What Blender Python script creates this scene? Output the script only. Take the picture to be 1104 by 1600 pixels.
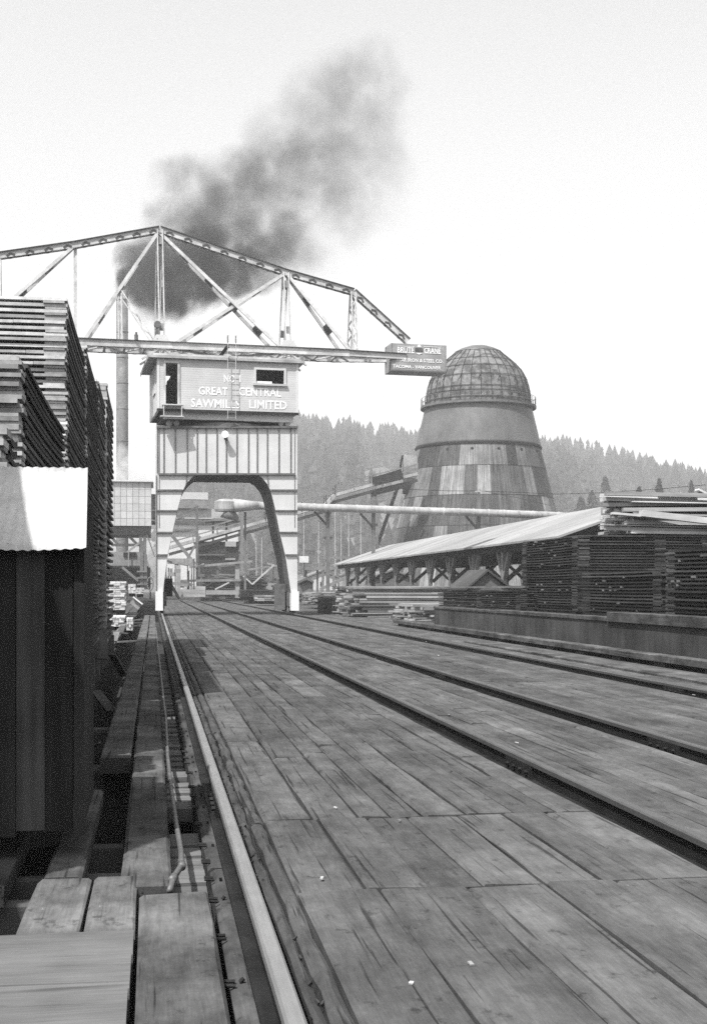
import bpy, bmesh, math, random
from mathutils import Vector, Matrix
random.seed(11)
R = math.radians
for o in list(bpy.data.objects):
    bpy.data.objects.remove(o)
C = bpy.context.scene.collection
sc = bpy.context.scene

# ------------------------------------------------------------------ camera
F = 2000.0                       # focal length in pixels of the 1104x1600 frame
HOR = 918.0                      # horizon row
YAW = math.atan(312.0 / F)
CAMZ = 1.32
cd = bpy.data.cameras.new('camera')
cd.sensor_fit = 'VERTICAL'
cd.sensor_height = 36.0
cd.sensor_width = 24.84
cd.lens = F / 1600.0 * 36.0
cd.shift_y = (HOR - 800.0) / 1600.0
cd.clip_start = 0.05
cd.clip_end = 6000
cam = bpy.data.objects.new('camera', cd)
C.objects.link(cam)
cam.location = (0, 0, CAMZ)
cam.rotation_euler = (R(90), 0, -YAW)
sc.camera = cam

# ------------------------------------------------------------------ light
SUNV = Vector((-0.40, -0.45, 1.0)).normalized()      # direction towards the sun
EL = math.asin(SUNV.z)
AZ = math.atan2(SUNV.x, SUNV.y)
sl = bpy.data.lights.new('sun', 'SUN')
sl.energy = 5.0
sl.angle = R(0.6)
sl.color = (1.0, 0.995, 0.985)
so = bpy.data.objects.new('sun', sl)
C.objects.link(so)
so.location = (-20, -20, 60)
so.rotation_euler = (-SUNV).to_track_quat('-Z', 'Y').to_euler()

w = bpy.data.worlds.new('World')
sc.world = w
w.use_nodes = True
nt = w.node_tree
for n in list(nt.nodes):
    nt.nodes.remove(n)
sky = nt.nodes.new('ShaderNodeTexSky')
sky.sky_type = 'NISHITA'
sky.sun_disc = False
sky.sun_elevation = EL
sky.sun_rotation = AZ
sky.dust_density = 4.0
sky.air_density = 1.0
sep = nt.nodes.new('ShaderNodeSeparateColor')       # blue-sensitive plate: the sky as its blue channel
nt.links.new(sky.outputs[0], sep.inputs[0])
bg = nt.nodes.new('ShaderNodeBackground')
bg.inputs['Strength'].default_value = 0.15
nt.links.new(sep.outputs['Blue'], bg.inputs['Color'])
wo = nt.nodes.new('ShaderNodeOutputWorld')
nt.links.new(bg.outputs[0], wo.inputs['Surface'])

sc.view_settings.view_transform = 'Standard'
sc.view_settings.look = 'None'
sc.view_settings.exposure = 0.75
sc.view_settings.gamma = 1.0
sc.view_settings.use_curve_mapping = False
sc.cycles.max_bounces = 6
sc.cycles.diffuse_bounces = 3
sc.cycles.glossy_bounces = 2
sc.cycles.transparent_max_bounces = 8
sc.cycles.volume_bounces = 1
sc.cycles.use_denoising = False

# ------------------------------------------------------------------ pixel helpers
ca, sa = math.cos(YAW), math.sin(YAW)
O3 = Vector((0, 0, CAMZ))
def ray(u, v):
    r = u - 552.0
    return Vector((sa * F + ca * r, ca * F - sa * r, HOR - v))
def P(u, v, Y):
    d = ray(u, v); return O3 + d * (Y / d.y)
def PX(u, v, X):
    d = ray(u, v); return O3 + d * (X / d.x)
def G(u, v, z=0.0):
    d = ray(u, v); return O3 + d * ((z - CAMZ) / d.z)
def zc(p):
    return p.x * sa + p.y * ca
def ppm(p):                       # metres per photo pixel at p
    return zc(p) / F

# ------------------------------------------------------------------ mesh builder
ORG = {}
class MB:
    def __init__(s):
        s.v = []; s.f = []; s.t = []
    def hexa(s, p, tone=1.0):     # p: 8 points, bottom ring 0-3 then top ring 4-7
        b = len(s.v); s.v += [tuple(q) for q in p]
        for q in ((3, 2, 1, 0), (4, 5, 6, 7), (0, 1, 5, 4), (1, 2, 6, 5), (2, 3, 7, 6), (3, 0, 4, 7)):
            s.f.append([b + i for i in q]); s.t.append(tone)
    def box(s, x0, x1, y0, y1, z0, z1, tone=1.0, fn=None):
        if x1 < x0: x0, x1 = x1, x0
        if y1 < y0: y0, y1 = y1, y0
        if z1 < z0: z0, z1 = z1, z0
        p = [(x0, y0, z0), (x1, y0, z0), (x1, y1, z0), (x0, y1, z0), (x0, y0, z1), (x1, y0, z1), (x1, y1, z1), (x0, y1, z1)]
        if fn: p = [fn(*q) for q in p]
        s.hexa(p, tone)
    def bar(s, a, b, wd, ht, up=(0, 0, 1), tone=1.0):
        a = Vector(a); b = Vector(b); d = (b - a).normalized(); up = Vector(up)
        sx = d.cross(up)
        if sx.length < 1e-4: sx = d.cross(Vector((1, 0, 0)))
        sx.normalize(); uz = sx.cross(d).normalized()
        sx *= wd / 2; uz *= ht / 2
        s.hexa([a - sx - uz, a + sx - uz, b + sx - uz, b - sx - uz, a - sx + uz, a + sx + uz, b + sx + uz, b - sx + uz], tone)
    def tube(s, pts, r, n=8, tone=1.0, cap=True):
        pts = [Vector(p) for p in pts]
        rs = r if isinstance(r, (list, tuple)) else [r] * len(pts)
        rings = []
        for i, p in enumerate(pts):
            d = (pts[min(i + 1, len(pts) - 1)] - pts[max(i - 1, 0)]).normalized()
            sx = d.cross(Vector((0, 0, 1)))
            if sx.length < 1e-3: sx = Vector((1, 0, 0))
            sx.normalize(); uz = sx.cross(d).normalized()
            b = len(s.v)
            for k in range(n):
                a = 2 * math.pi * k / n
                s.v.append(tuple(p + (sx * math.cos(a) + uz * math.sin(a)) * rs[i]))
            rings.append(b)
        for i in range(len(rings) - 1):
            for k in range(n):
                k2 = (k + 1) % n
                s.f.append([rings[i] + k, rings[i] + k2, rings[i + 1] + k2, rings[i + 1] + k]); s.t.append(tone)
        if cap:
            s.f.append([rings[0] + k for k in reversed(range(n))]); s.t.append(tone)
            s.f.append([rings[-1] + k for k in range(n)]); s.t.append(tone)
    def lathe(s, c, prof, n=48, tone=None, capb=False, capt=False):
        rings = []
        for (r, z) in prof:
            b = len(s.v)
            for k in range(n):
                a = 2 * math.pi * k / n
                s.v.append((c[0] + r * math.cos(a), c[1] + r * math.sin(a), z))
            rings.append(b)
        for i in range(len(rings) - 1):
            for k in range(n):
                k2 = (k + 1) % n
                s.f.append([rings[i] + k, rings[i] + k2, rings[i + 1] + k2, rings[i + 1] + k])
                s.t.append(tone(i, k) if tone else 1.0)
        if capb: s.f.append([rings[0] + k for k in reversed(range(n))]); s.t.append(1.0)
        if capt: s.f.append([rings[-1] + k for k in range(n)]); s.t.append(1.0)
    def prism(s, poly, ext, tone=1.0):
        n = len(poly); b = len(s.v); ext = Vector(ext)
        s.v += [tuple(Vector(p)) for p in poly] + [tuple(Vector(p) + ext) for p in poly]
        s.f.append([b + i for i in range(n)]); s.t.append(tone)
        s.f.append([b + n + i for i in reversed(range(n))]); s.t.append(tone)
        for i in range(n):
            j = (i + 1) % n
            s.f.append([b + i, b + n + i, b + n + j, b + j]); s.t.append(tone)
    def quad(s, a, b, c, d, tone=1.0):
        k = len(s.v); s.v += [tuple(a), tuple(b), tuple(c), tuple(d)]; s.f.append([k, k + 1, k + 2, k + 3]); s.t.append(tone)
    def build(s, name, mat, parent=None, at=None, smooth=False, fix=True):
        if parent is not None: org = ORG[parent.name]
        elif at is not None: org = Vector(at)
        else: org = Vector((0, 0, 0))
        me = bpy.data.meshes.new(name)
        me.from_pydata([(x - org.x, y - org.y, z - org.z) for x, y, z in s.v], [], s.f)
        at_ = me.attributes.new('tone', 'FLOAT', 'FACE')
        at_.data.foreach_set('value', s.t)
        if fix:
            bm = bmesh.new(); bm.from_mesh(me)
            bmesh.ops.recalc_face_normals(bm, faces=bm.faces)
            bm.to_mesh(me); bm.free()
        if smooth:
            me.polygons.foreach_set('use_smooth', [True] * len(me.polygons))
        me.materials.append(mat)
        o = bpy.data.objects.new(name, me); C.objects.link(o)
        if parent is not None: o.parent = parent
        else: o.location = org
        ORG[o.name] = org
        return o

def thing(name, label, cat, at, group=None):
    o = bpy.data.objects.new(name, None); C.objects.link(o)
    o.empty_display_size = 0.3
    o.location = Vector(at); ORG[o.name] = Vector(at)
    return tag(o, label, cat, group)
def tag(o, label, cat, group=None):
    o['label'] = label; o['category'] = cat
    if group: o['group'] = group
    return o
def struct(o, kind='structure', label=None):
    o['kind'] = kind
    if label: o['label'] = label
    return o
def copy_tree(src, loc, label, rz=0.0, s=1.0):
    o = src.copy(); C.objects.link(o); o.location = loc; o.rotation_euler = (0, 0, rz); o.scale = (s, s, s)
    o['label'] = label
    for ch in list(src.children):
        c = ch.copy(); C.objects.link(c); c.parent = o
    return o

# ------------------------------------------------------------------ materials
def newmat(name):
    m = bpy.data.materials.new(name); m.use_nodes = True
    t = m.node_tree; b = t.nodes['Principled BSDF']
    return m, t, b
def N(t, kind, **kw):
    n = t.nodes.new(kind)
    for k, v in kw.items():
        setattr(n, k, v)
    return n
def math_n(t, op, a, b=None, c=None):
    n = N(t, 'ShaderNodeMath', operation=op)
    for i, x in enumerate((a, b, c)):
        if x is None: continue
        if isinstance(x, (int, float)): n.inputs[i].default_value = x
        else: t.links.new(x, n.inputs[i])
    return n.outputs[0]
def noise(t, vec, scale, detail=5, rough=0.6, w=None):
    n = N(t, 'ShaderNodeTexNoise')
    if w is not None:
        n.noise_dimensions = '4D'; t.links.new(w, n.inputs['W'])
    n.inputs['Scale'].default_value = scale
    n.inputs['Detail'].default_value = detail
    n.inputs['Roughness'].default_value = rough
    t.links.new(vec, n.inputs['Vector'])
    return n.outputs[0]
def mapped(t, scale):
    tc = N(t, 'ShaderNodeTexCoord'); mp = N(t, 'ShaderNodeMapping')
    mp.inputs['Scale'].default_value = scale
    t.links.new(tc.outputs['Object'], mp.inputs['Vector'])
    return mp.outputs[0]
def mrange(t, x, a, b, c, d):
    n = N(t, 'ShaderNodeMapRange')
    n.inputs[1].default_value = a; n.inputs[2].default_value = b; n.inputs[3].default_value = c; n.inputs[4].default_value = d
    t.links.new(x, n.inputs[0]); return n.outputs[0]
def tonemat(name, base, axis='Y', grain=0.35, blot=0.35, blot_scale=0.8, rough=0.85, bump=0.3, gscale=24.0, metal=0.0, spec=0.06, extra=None):
    """grey base times per-piece tone, grain along an axis, blotches"""
    m, t, b = newmat(name)
    st = {'X': (0.05, 1, 1), 'Y': (1, 0.05, 1), 'Z': (1, 1, 0.05), None: (1, 1, 1)}[axis]
    at = N(t, 'ShaderNodeAttribute', attribute_name='tone')
    tone = at.outputs['Fac']
    wv = math_n(t, 'MULTIPLY', tone, 37.0)
    g = noise(t, mapped(t, st), gscale, 6, 0.65, wv)
    bl = noise(t, mapped(t, (1, 1, 1)), blot_scale, 5, 0.6)
    gm = mrange(t, g, 0.3, 0.7, 1 - grain, 1 + grain)
    bm_ = mrange(t, bl, 0.3, 0.7, 1 - blot, 1 + blot)
    x = math_n(t, 'MULTIPLY', gm, bm_)
    x = math_n(t, 'MULTIPLY', x, tone)
    x = math_n(t, 'MULTIPLY', x, base)
    if extra: x = extra(t, x, tone)
    cc = N(t, 'ShaderNodeCombineColor')
    for i in range(3): t.links.new(x, cc.inputs[i])
    t.links.new(cc.outputs[0], b.inputs['Base Color'])
    b.inputs['Roughness'].default_value = rough
    b.inputs['Metallic'].default_value = metal
    b.inputs['Specular IOR Level'].default_value = spec
    if bump:
        bn = N(t, 'ShaderNodeBump'); bn.inputs['Strength'].default_value = bump; bn.inputs['Distance'].default_value = 0.01
        t.links.new(g, bn.inputs['Height']); t.links.new(bn.outputs[0], b.inputs['Normal'])
    return m

def deck_extra(t, x, tone):
    # wide worn streaks, damp blots and small dark knots and nail heads
    s = noise(t, mapped(t, (1.2, 0.22, 1)), 3.0, 6, 0.7)
    x = math_n(t, 'MULTIPLY', x, mrange(t, s, 0.35, 0.68, 1.25, 0.6))
    v = N(t, 'ShaderNodeTexVoronoi'); v.inputs['Scale'].default_value = 3.1
    t.links.new(mapped(t, (1, 0.6, 1)), v.inputs['Vector'])
    x = math_n(t, 'MULTIPLY', x, mrange(t, v.outputs['Distance'], 0.03, 0.055, 0.45, 1.0))
    wr = noise(t, mapped(t, (1, 0.7, 1)), 5.0, 8, 0.8)
    x = math_n(t, 'MULTIPLY', x, mrange(t, wr, 0.35, 0.65, 0.78, 1.22))
    sp = noise(t, mapped(t, (1, 0.6, 1)), 9.0, 7, 0.75)
    x = math_n(t, 'MULTIPLY', x, mrange(t, sp, 0.57, 0.66, 1.0, 0.5))
    ck = noise(t, mapped(t, (1, 0.022, 1)), 34.0, 3, 0.55, math_n(t, 'MULTIPLY', tone, 91.0))
    x = math_n(t, 'MULTIPLY', x, mrange(t, ck, 0.60, 0.65, 1.0, 0.38))
    fg = noise(t, mapped(t, (1, 0.06, 1)), 110.0, 4, 0.6)
    x = math_n(t, 'MULTIPLY', x, mrange(t, fg, 0.3, 0.7, 0.86, 1.14))
    fl = noise(t, mapped(t, (3, 0.9, 1)), 6.0, 4, 0.6)
    x = math_n(t, 'MULTIPLY', x, mrange(t, fl, 0.73, 0.78, 1.0, 1.9))
    return x
M = {}
def across_extra(t, x, tone):
    ck = noise(t, mapped(t, (0.03, 1, 1)), 30.0, 3, 0.55, math_n(t, 'MULTIPLY', tone, 91.0))
    x = math_n(t, 'MULTIPLY', x, mrange(t, ck, 0.58, 0.68, 1.0, 0.55))
    fg = noise(t, mapped(t, (0.05, 1, 1)), 100.0, 4, 0.6)
    x = math_n(t, 'MULTIPLY', x, mrange(t, fg, 0.3, 0.7, 0.87, 1.13))
    v = N(t, 'ShaderNodeTexVoronoi'); v.inputs['Scale'].default_value = 2.6
    t.links.new(mapped(t, (0.5, 1, 1)), v.inputs['Vector'])
    return math_n(t, 'MULTIPLY', x, mrange(t, v.outputs['Distance'], 0.03, 0.06, 0.5, 1.0))
M['deck'] = tonemat('deck_wood', 0.067, 'Y', 0.12, 0.30, 1.1, 0.8, 0.35, 22, extra=deck_extra)
M['beam'] = tonemat('old_timber', 0.06, 'Y', 0.15, 0.55, 1.6, 0.85, 0.4, 20, extra=deck_extra)
M['beamx'] = tonemat('old_timber_across', 0.092, 'X', 0.13, 0.2, 1.5, 0.85, 0.4, 18, extra=across_extra)
M['post'] = tonemat('post_timber', 0.1066, 'Z', 0.3, 0.3, 0.7, 0.85, 0.2, 10)
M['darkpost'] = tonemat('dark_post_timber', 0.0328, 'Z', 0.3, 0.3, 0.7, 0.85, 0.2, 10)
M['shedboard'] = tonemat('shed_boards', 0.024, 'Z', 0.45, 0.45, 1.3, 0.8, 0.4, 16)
M['lumber'] = tonemat('stacked_lumber', 0.075, 'Y', 0.3, 0.3, 1.0, 0.85, 0.2, 14)
M['lumberend'] = tonemat('lumber_ends', 0.44, None, 0.25, 0.3, 1.5, 0.85, 0.2, 14)
M['darklumber'] = tonemat('weathered_lumber', 0.03, 'Y', 0.35, 0.4, 0.8, 0.85, 0.2, 10)
M['freshlumber'] = tonemat('fresh_lumber', 0.25, 'X', 0.3, 0.25, 0.8, 0.85, 0.15, 8)
M['white'] = tonemat('white_paint', 0.3772, None, 0.1, 0.12, 0.6, 0.6, 0.05, 6)
M['crane'] = tonemat('crane_paint', 0.45, 'Z', 0.06, 0.10, 0.7, 0.55, 0.0, 3)
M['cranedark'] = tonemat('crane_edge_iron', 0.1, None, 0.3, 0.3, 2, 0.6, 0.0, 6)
M['truss'] = tonemat('truss_paint', 0.39, None, 0.2, 0.25, 1.2, 0.6, 0.0, 5)
M['black'] = tonemat('black_iron', 0.0148, None, 0.3, 0.3, 2, 0.6, 0.0, 6)
M['rail'] = tonemat('rusty_rail', 0.018, 'Y', 0.3, 0.35, 3, 0.6, 0.2, 20, metal=0.2)
M['railhead'] = tonemat('worn_rail_head', 0.18, 'Y', 0.18, 0.12, 3, 0.42, 0.05, 60, metal=0.35, spec=0.5)
M['railhead2'] = tonemat('dull_rail_head', 0.0615, 'Y', 0.2, 0.2, 3, 0.5, 0.05, 60, metal=0.3, spec=0.4)
M['iron'] = tonemat('weathered_sheet', 0.125, None, 0.25, 0.3, 1.0, 0.6, 0.1, 4)
def roof_extra(t, x, tone):
    v = N(t, 'ShaderNodeTexVoronoi'); v.inputs['Scale'].default_value = 9.0
    t.links.new(mapped(t, (1, 1, 1)), v.inputs['Vector'])
    x = math_n(t, 'MULTIPLY', x, mrange(t, v.outputs['Distance'], 0.05, 0.10, 0.45, 1.0))
    n2 = noise(t, mapped(t, (1, 0.5, 1)), 26.0, 6, 0.75)
    x = math_n(t, 'MULTIPLY', x, mrange(t, n2, 0.60, 0.70, 1.0, 0.62))
    n3 = noise(t, mapped(t, (1, 0.25, 1)), 7.0, 6, 0.7)
    return math_n(t, 'MULTIPLY', x, mrange(t, n3, 0.4, 0.7, 1.08, 0.82))
M['roofwhite'] = tonemat('galvanised_roof', 0.37, None, 0.12, 0.10, 1.4, 0.55, 0.05, 40, extra=roof_extra)
M['shedroof'] = tonemat('pale_roof', 0.205, 'X', 0.2, 0.2, 0.15, 0.7, 0.0, 2)
M['conc'] = tonemat('stained_concrete', 0.042, 'Z', 0.3, 0.45, 0.8, 0.9, 0.2, 3)
M['pipe'] = tonemat('blow_pipe_sheet', 0.26, 'Z', 0.25, 0.3, 0.7, 0.5, 0.0, 3)
M['lead'] = tonemat('conduit_iron', 0.1, None, 0.3, 0.3, 6, 0.5, 0.1, 20, metal=0.3)
M['ground'] = tonemat('yard_dirt', 0.032, None, 0.3, 0.4, 0.05, 0.95, 0.0, 1.5)
M['hill'] = tonemat('hill_soil', 0.075, None, 0.2, 0.35, 0.012, 0.95, 0.0, 0.05)
M['needle'] = tonemat('conifer_needles', 0.024, None, 0.3, 0.35, 0.2, 0.9, 0.0, 1.0)
M['bark'] = tonemat('bark', 0.0738, 'Z', 0.3, 0.3, 1, 0.9, 0.0, 4)
M['snag'] = tonemat('bleached_trunk', 0.246, 'Z', 0.2, 0.2, 0.5, 0.9, 0.0, 4)
M['grey'] = tonemat('grey_siding', 0.164, None, 0.2, 0.25, 0.4, 0.8, 0.0, 2)
M['skin'] = tonemat('skin', 0.246, None, 0.05, 0.05, 2, 0.6, 0.0, 4)
M['cloth'] = tonemat('dark_cloth', 0.041, None, 0.2, 0.2, 4, 0.9, 0.0, 8)

def siding_extra(t, x, tone):
    tc = N(t, 'ShaderNodeTexCoord'); sp = N(t, 'ShaderNodeSeparateXYZ'); t.links.new(tc.outputs['Object'], sp.inputs[0])
    fr = math_n(t, 'FRACT', math_n(t, 'MULTIPLY', sp.outputs['Z'], 1 / 0.105))
    return math_n(t, 'MULTIPLY', x, mrange(t, fr, 0.0, 0.25, 0.72, 1.0))
M['siding'] = tonemat('cab_siding', 0.43, 'X', 0.06, 0.1, 0.8, 0.6, 0.0, 3, extra=siding_extra)
def burner_extra(t, x, tone):
    tc = N(t, 'ShaderNodeTexCoord'); sp = N(t, 'ShaderNodeSeparateXYZ'); t.links.new(tc.outputs['Object'], sp.inputs[0])
    an = math_n(t, 'ARCTAN2', sp.outputs['Y'], sp.outputs['X'])
    wv = math_n(t, 'SINE', math_n(t, 'MULTIPLY', an, 250.0))
    x = math_n(t, 'MULTIPLY', x, mrange(t, wv, -1, 1, 0.82, 1.12))
    cv = N(t, 'ShaderNodeCombineXYZ'); t.links.new(math_n(t, 'MULTIPLY', an, 30.0), cv.inputs[0]); t.links.new(math_n(t, 'MULTIPLY', sp.outputs['Z'], 0.25), cv.inputs[2])
    st = noise(t, cv.outputs[0], 1.0, 5, 0.7)
    return math_n(t, 'MULTIPLY', x, mrange(t, st, 0.32, 0.70, 1.6, 0.42))
M['burner'] = tonemat('burner_sheets', 0.086, None, 0.2, 0.25, 0.35, 0.5, 0.0, 1.5, metal=0.15, extra=burner_extra)
M['burnerband'] = tonemat('burner_band', 0.1, 'Z', 0.15, 0.3, 0.28, 0.42, 0.0, 1.5, metal=0.2)
def dome_extra(t, x, tone):
    v = noise(t, mapped(t, (1, 1, 1)), 1.1, 3, 0.6)
    return math_n(t, 'MULTIPLY', x, mrange(t, v, 0.42, 0.58, 1.4, 0.55))
M['dome'] = tonemat('spark_screen', 0.092, None, 0.3, 0.2, 0.5, 0.7, 0.0, 3, extra=dome_extra)
m_, t_, b_ = newmat('sign_white'); b_.inputs['Base Color'].default_value = (0.72, 0.72, 0.72, 1); b_.inputs['Roughness'].default_value = 0.6
M['letter'] = m_
m_, t_, b_ = newmat('lamp_glass'); b_.inputs['Base Color'].default_value = (0.9, 0.9, 0.9, 1); b_.inputs['Roughness'].default_value = 0.15
M['lamp'] = m_

# ------------------------------------------------------------------ setting: ground, deck, yard, hill
XL, X2, X3, X4 = 0.39, 2.67, 4.18, 6.55
GX0, GX1, GY0, GY1 = -300.0, 900.0, -15.0, 1180.0
b = MB(); b.quad((GX0, GY0, -2.3), (GX1, GY0, -2.3), (GX1, GY1, -2.3), (GX0, GY1, -2.3))
struct(b.build('ground', M['ground']))
b = MB()
b.box(9.8, 120, -8, 43.5, -0.3, 0.55); b.box(15.0, 120, 43.52, 134.9, -0.3, 0.55)
struct(b.build('yard', M['ground']))
b = MB(); b.box(-120, 260, 135, 460, -0.5, -0.06)
struct(b.build('mill_yard', M['ground']))

def plank(mb, x0, x1, y0, y1, z, tone, seg=0.6, jit=0.004, c=0.012, th=0.07, bow=0.004):
    n = max(1, int((y1 - y0) / seg)) if y0 < 24 else max(1, int((y1 - y0) / 2.5))
    rings = []
    tw = random.uniform(-0.004, 0.004)
    for i in range(n + 1):
        y = y0 + (y1 - y0) * i / n
        l = x0 + random.uniform(-jit, jit) + 0.004; r = x1 + random.uniform(-jit, jit) - 0.004
        zz = z + random.uniform(-bow, bow) * 0.5
        c1 = c * random.uniform(0.5, 1.6); c2 = c * random.uniform(0.5, 1.6)
        k = len(mb.v)
        mb.v += [(l, y, zz - th), (l, y, zz - c1 * 0.8), (l + c1, y, zz + tw), (r - c2, y, zz - tw), (r, y, zz - c2 * 0.8), (r, y, zz - th)]
        rings.append(k)
    for i in range(n):
        for q in range(5):
            mb.f.append([rings[i] + q, rings[i] + q + 1, rings[i + 1] + q + 1, rings[i + 1] + q]); mb.t.append(tone)
    for k in (rings[0], rings[-1]):
        mb.f.append([k + q for q in range(6)]); mb.t.append(tone * 0.8)

rnd = random.Random(5)
b = MB()
bounds = [-2.0, 2.3, 5.52, 7.25, 10.6]
y = 10.6
while y < 128:
    y += rnd.uniform(3.4, 5.2); bounds.append(y)
def lay(x0, x1, ys, wmin, wmax, base=1.0):
    for i in range(len(ys) - 1):
        x = x0
        bt = base * rnd.uniform(0.94, 1.07)
        off = rnd.uniform(-0.3, 0.3) if i > 3 else 0
        while x < x1 - 0.02:
            wd = rnd.uniform(wmin, wmax)
            if x1 - x - wd < wmin * 0.7: wd = x1 - x
            e0 = ys[i] + rnd.uniform(-0.012, 0.012); e1 = ys[i + 1] - 0.006 + rnd.uniform(-0.01, 0.01)
            plank(b, x, x + wd, e0, e1, rnd.uniform(-0.004, 0.004), bt * rnd.uniform(0.82, 1.16), jit=0.005)
            x += wd
lay(0.615, X2 - 0.11, [-2.0, 2.3, 5.52], 0.30, 0.42)
lay(0.615, X2 - 0.11, [5.52, 7.25], 0.20, 0.33)
def columns(x0, x1, ya, yb, wmin, wmax, lmin=3.6, lmax=7.5):
    x = x0
    while x < x1 - 0.02:
        wd = rnd.uniform(wmin, wmax)
        if x1 - x - wd < wmin * 0.7: wd = x1 - x
        y = ya - (rnd.uniform(0, 4) if ya < 0 else 0); ct = rnd.uniform(0.93, 1.07)
        first = True
        while y < yb:
            L = rnd.uniform(lmin, lmax) * (rnd.uniform(0.3, 1) if first else 1); first = False
            y2 = min(yb, y + L)
            if yb - y2 < 1: y2 = yb
            plank(b, x + rnd.uniform(0, .004), x + wd - rnd.uniform(0, .006), y + rnd.uniform(0, .008), y2 - 0.005, rnd.uniform(-0.004, 0.004), ct * rnd.uniform(0.78, 1.18), jit=0.005, c=0.016)
            y = y2
        x += wd
for q in range(30):            # worn edge planks along the crane rail
    ya = -2 + q * 4.6
    if ya > bounds[-1]: break
    for (xa, xb) in ((0.483, 0.535), (0.538, 0.612)):
        plank(b, xa, xb, ya, min(ya + 4.58, bounds[-1]), -0.016 if xa < .5 else -.006, rnd.uniform(.7, .95), 0.22, 0.006, 0.02, 0.12, 0.008)
columns(0.615, X2 - 0.11, 7.25, bounds[-1], 0.17, 0.29)
columns(X2 + 0.10, X3 - 0.11, -2, bounds[-1], 0.17, 0.28)
columns(X3 + 0.10, X4 - 0.11, -2, bounds[-1], 0.16, 0.28)
columns(X4 + 0.10, 9.42, 4, bounds[-1], 0.15, 0.26)
columns(9.44, 14.9, 43.7, bounds[-1], 0.2, 0.32, 6, 10)
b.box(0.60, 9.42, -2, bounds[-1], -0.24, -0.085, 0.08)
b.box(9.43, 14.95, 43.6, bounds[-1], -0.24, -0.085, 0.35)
struct(b.build('deck', M['deck'], fix=True))
DEND = bounds[-1]
mb = MB()
for k in range(36):
    yy = 4 + 34 * rnd.random() ** 1.6; xx = rnd.uniform(0.7, 7.5); a = rnd.uniform(0, 3.14); L = rnd.uniform(.012, .045)
    mb.bar((xx, yy, .008), (xx + math.cos(a) * L, yy + math.sin(a) * L, .012), rnd.uniform(.008, .02), .006, tone=rnd.uniform(.3, .9))
CHIPS = mb
# timber deck on the far side of the lumber piles, and the rough platform under them
b = MB()
for i in range(30):
    y0 = -2.0 + i * 4.4
    for x0 in [-14 + 0.5 * k for k in range(26)]:
        if y0 < 6 and x0 > -2.1: continue
        if y0 < 30 and x0 > -1.6: continue
        if rnd.random() < 0.08: continue
        b.box(x0, x0 + 0.46, y0, y0 + 4.36, -0.30 + rnd.uniform(-0.01, 0.01), -0.2, rnd.uniform(0.6, 1.1))
struct(b.build('platform', M['beam']))

struct(CHIPS.build('wood_chips', M['lumberend']), 'stuff', 'pale wood chips and splinters scattered over the deck')
# ------------------------------------------------------------------ rails
def rail(name, x, top, y0, y1, headmat, label, plates, groove_tone=1.0):
    base = top - 0.15
    r = thing(name, label, 'rail', (x, y0, base), 'rails along the timber deck')
    mb = MB()
    ys = [y0, (y0 + y1) * 0.25, (y0 + y1) / 2, y1]
    mb.box(x - 0.065, x + 0.065, y0, y1, base, base + 0.018)
    mb.box(x - 0.012, x + 0.012, y0, y1, base + 0.0185, top - 0.038)
    mb.build('rail_web', M['rail'], r)
    mb = MB()
    mb.prism([(x - 0.031, y0, top - 0.037), (x + 0.031, y0, top - 0.037), (x + 0.031, y0, top - 0.008), (x + 0.022, y0, top), (x - 0.022, y0, top), (x - 0.031, y0, top - 0.008)], (0, y1 - y0, 0))
    mb.build('rail_head', headmat, r)
    for py in plates:
        mb = MB()
        for s in (-1, 1):
            mb.box(x + s * 0.0135, x + s * 0.034, py - 0.32, py + 0.32, base + 0.02, top - 0.042)
            for k in range(4):
                q = py - 0.24 + k * 0.16
                mb.tube([(x + s * 0.034, q, base + 0.06), (x + s * 0.056, q, base + 0.06)], 0.016, 6)
        mb.build('joint_plate', M['rail'], r)
    return r
RY = [G(455, 955).y]
rail('rail', XL, 0.12, -1.0, DEND, M['railhead'], 'bright worn crane rail running beside the deep gap of the walkway', [7.75, 17.7])
def atY(u, X): return PX(u, 1000, X).y
rail('rail', X2, 0.09, -1.0, DEND, M['railhead2'], 'dark rail of the middle track, the one closer to the bright crane rail', [atY(815, X2), atY(466, X2), 21.6, 31.0, 44.0])
rail('rail', X3, 0.09, -1.0, DEND, M['railhead2'], 'dark rail of the middle track, the one closer to the low wall', [atY(1040, X3), atY(690, X3), 30.5, 47.0])
rail('rail', X4, 0.09, -1.0, DEND, M['railhead2'], 'dark outer crane rail next to the planks under the low stained wall', [atY(1055, X4), atY(780, X4), 41.0])

# stringer under the bright rail, with spikes
t = thing('rail_stringer', 'timber sill under the bright crane rail with rows of spikes', 'timber', (XL, 3, -0.035), None)
mb = MB()
y = 1.0
while y < DEND:
    y2 = min(y + 5.2, DEND)
    plank(mb, 0.255, 0.478, y, y2 - 0.01, -0.034, rnd.uniform(0.75, 1.0), jit=0.006, th=0.30, c=0.02)
    y = y2
mb.build('sill', M['beam'], t)
mb = MB()
y = 2.5
while y < 20:
    for dy in (0, 0.05):
        mb.tube([(0.275, y + dy, -.029), (0.232, y + dy + rnd.uniform(-.006, .006), -.027)], .007, 6)
        if rnd.random() < .4: mb.tube([(XL - .08 - rnd.uniform(0, .02), y + dy, -.033), (XL - .085, y + dy, -.02)], .008, 6)
    y += rnd.uniform(0.22, 0.75)
for k in range(90):           # chips of bark and splinters along the rail
    yy = rnd.uniform(2.5, 16); xx = XL + rnd.uniform(0.07, 0.15); a = rnd.uniform(0.004, 0.012)
    mb.bar((xx, yy, -0.028), (xx + rnd.uniform(-.02, .02), yy + a * 1.5, -0.02), a * 0.7, 0.012, tone=rnd.uniform(1, 3))
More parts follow.
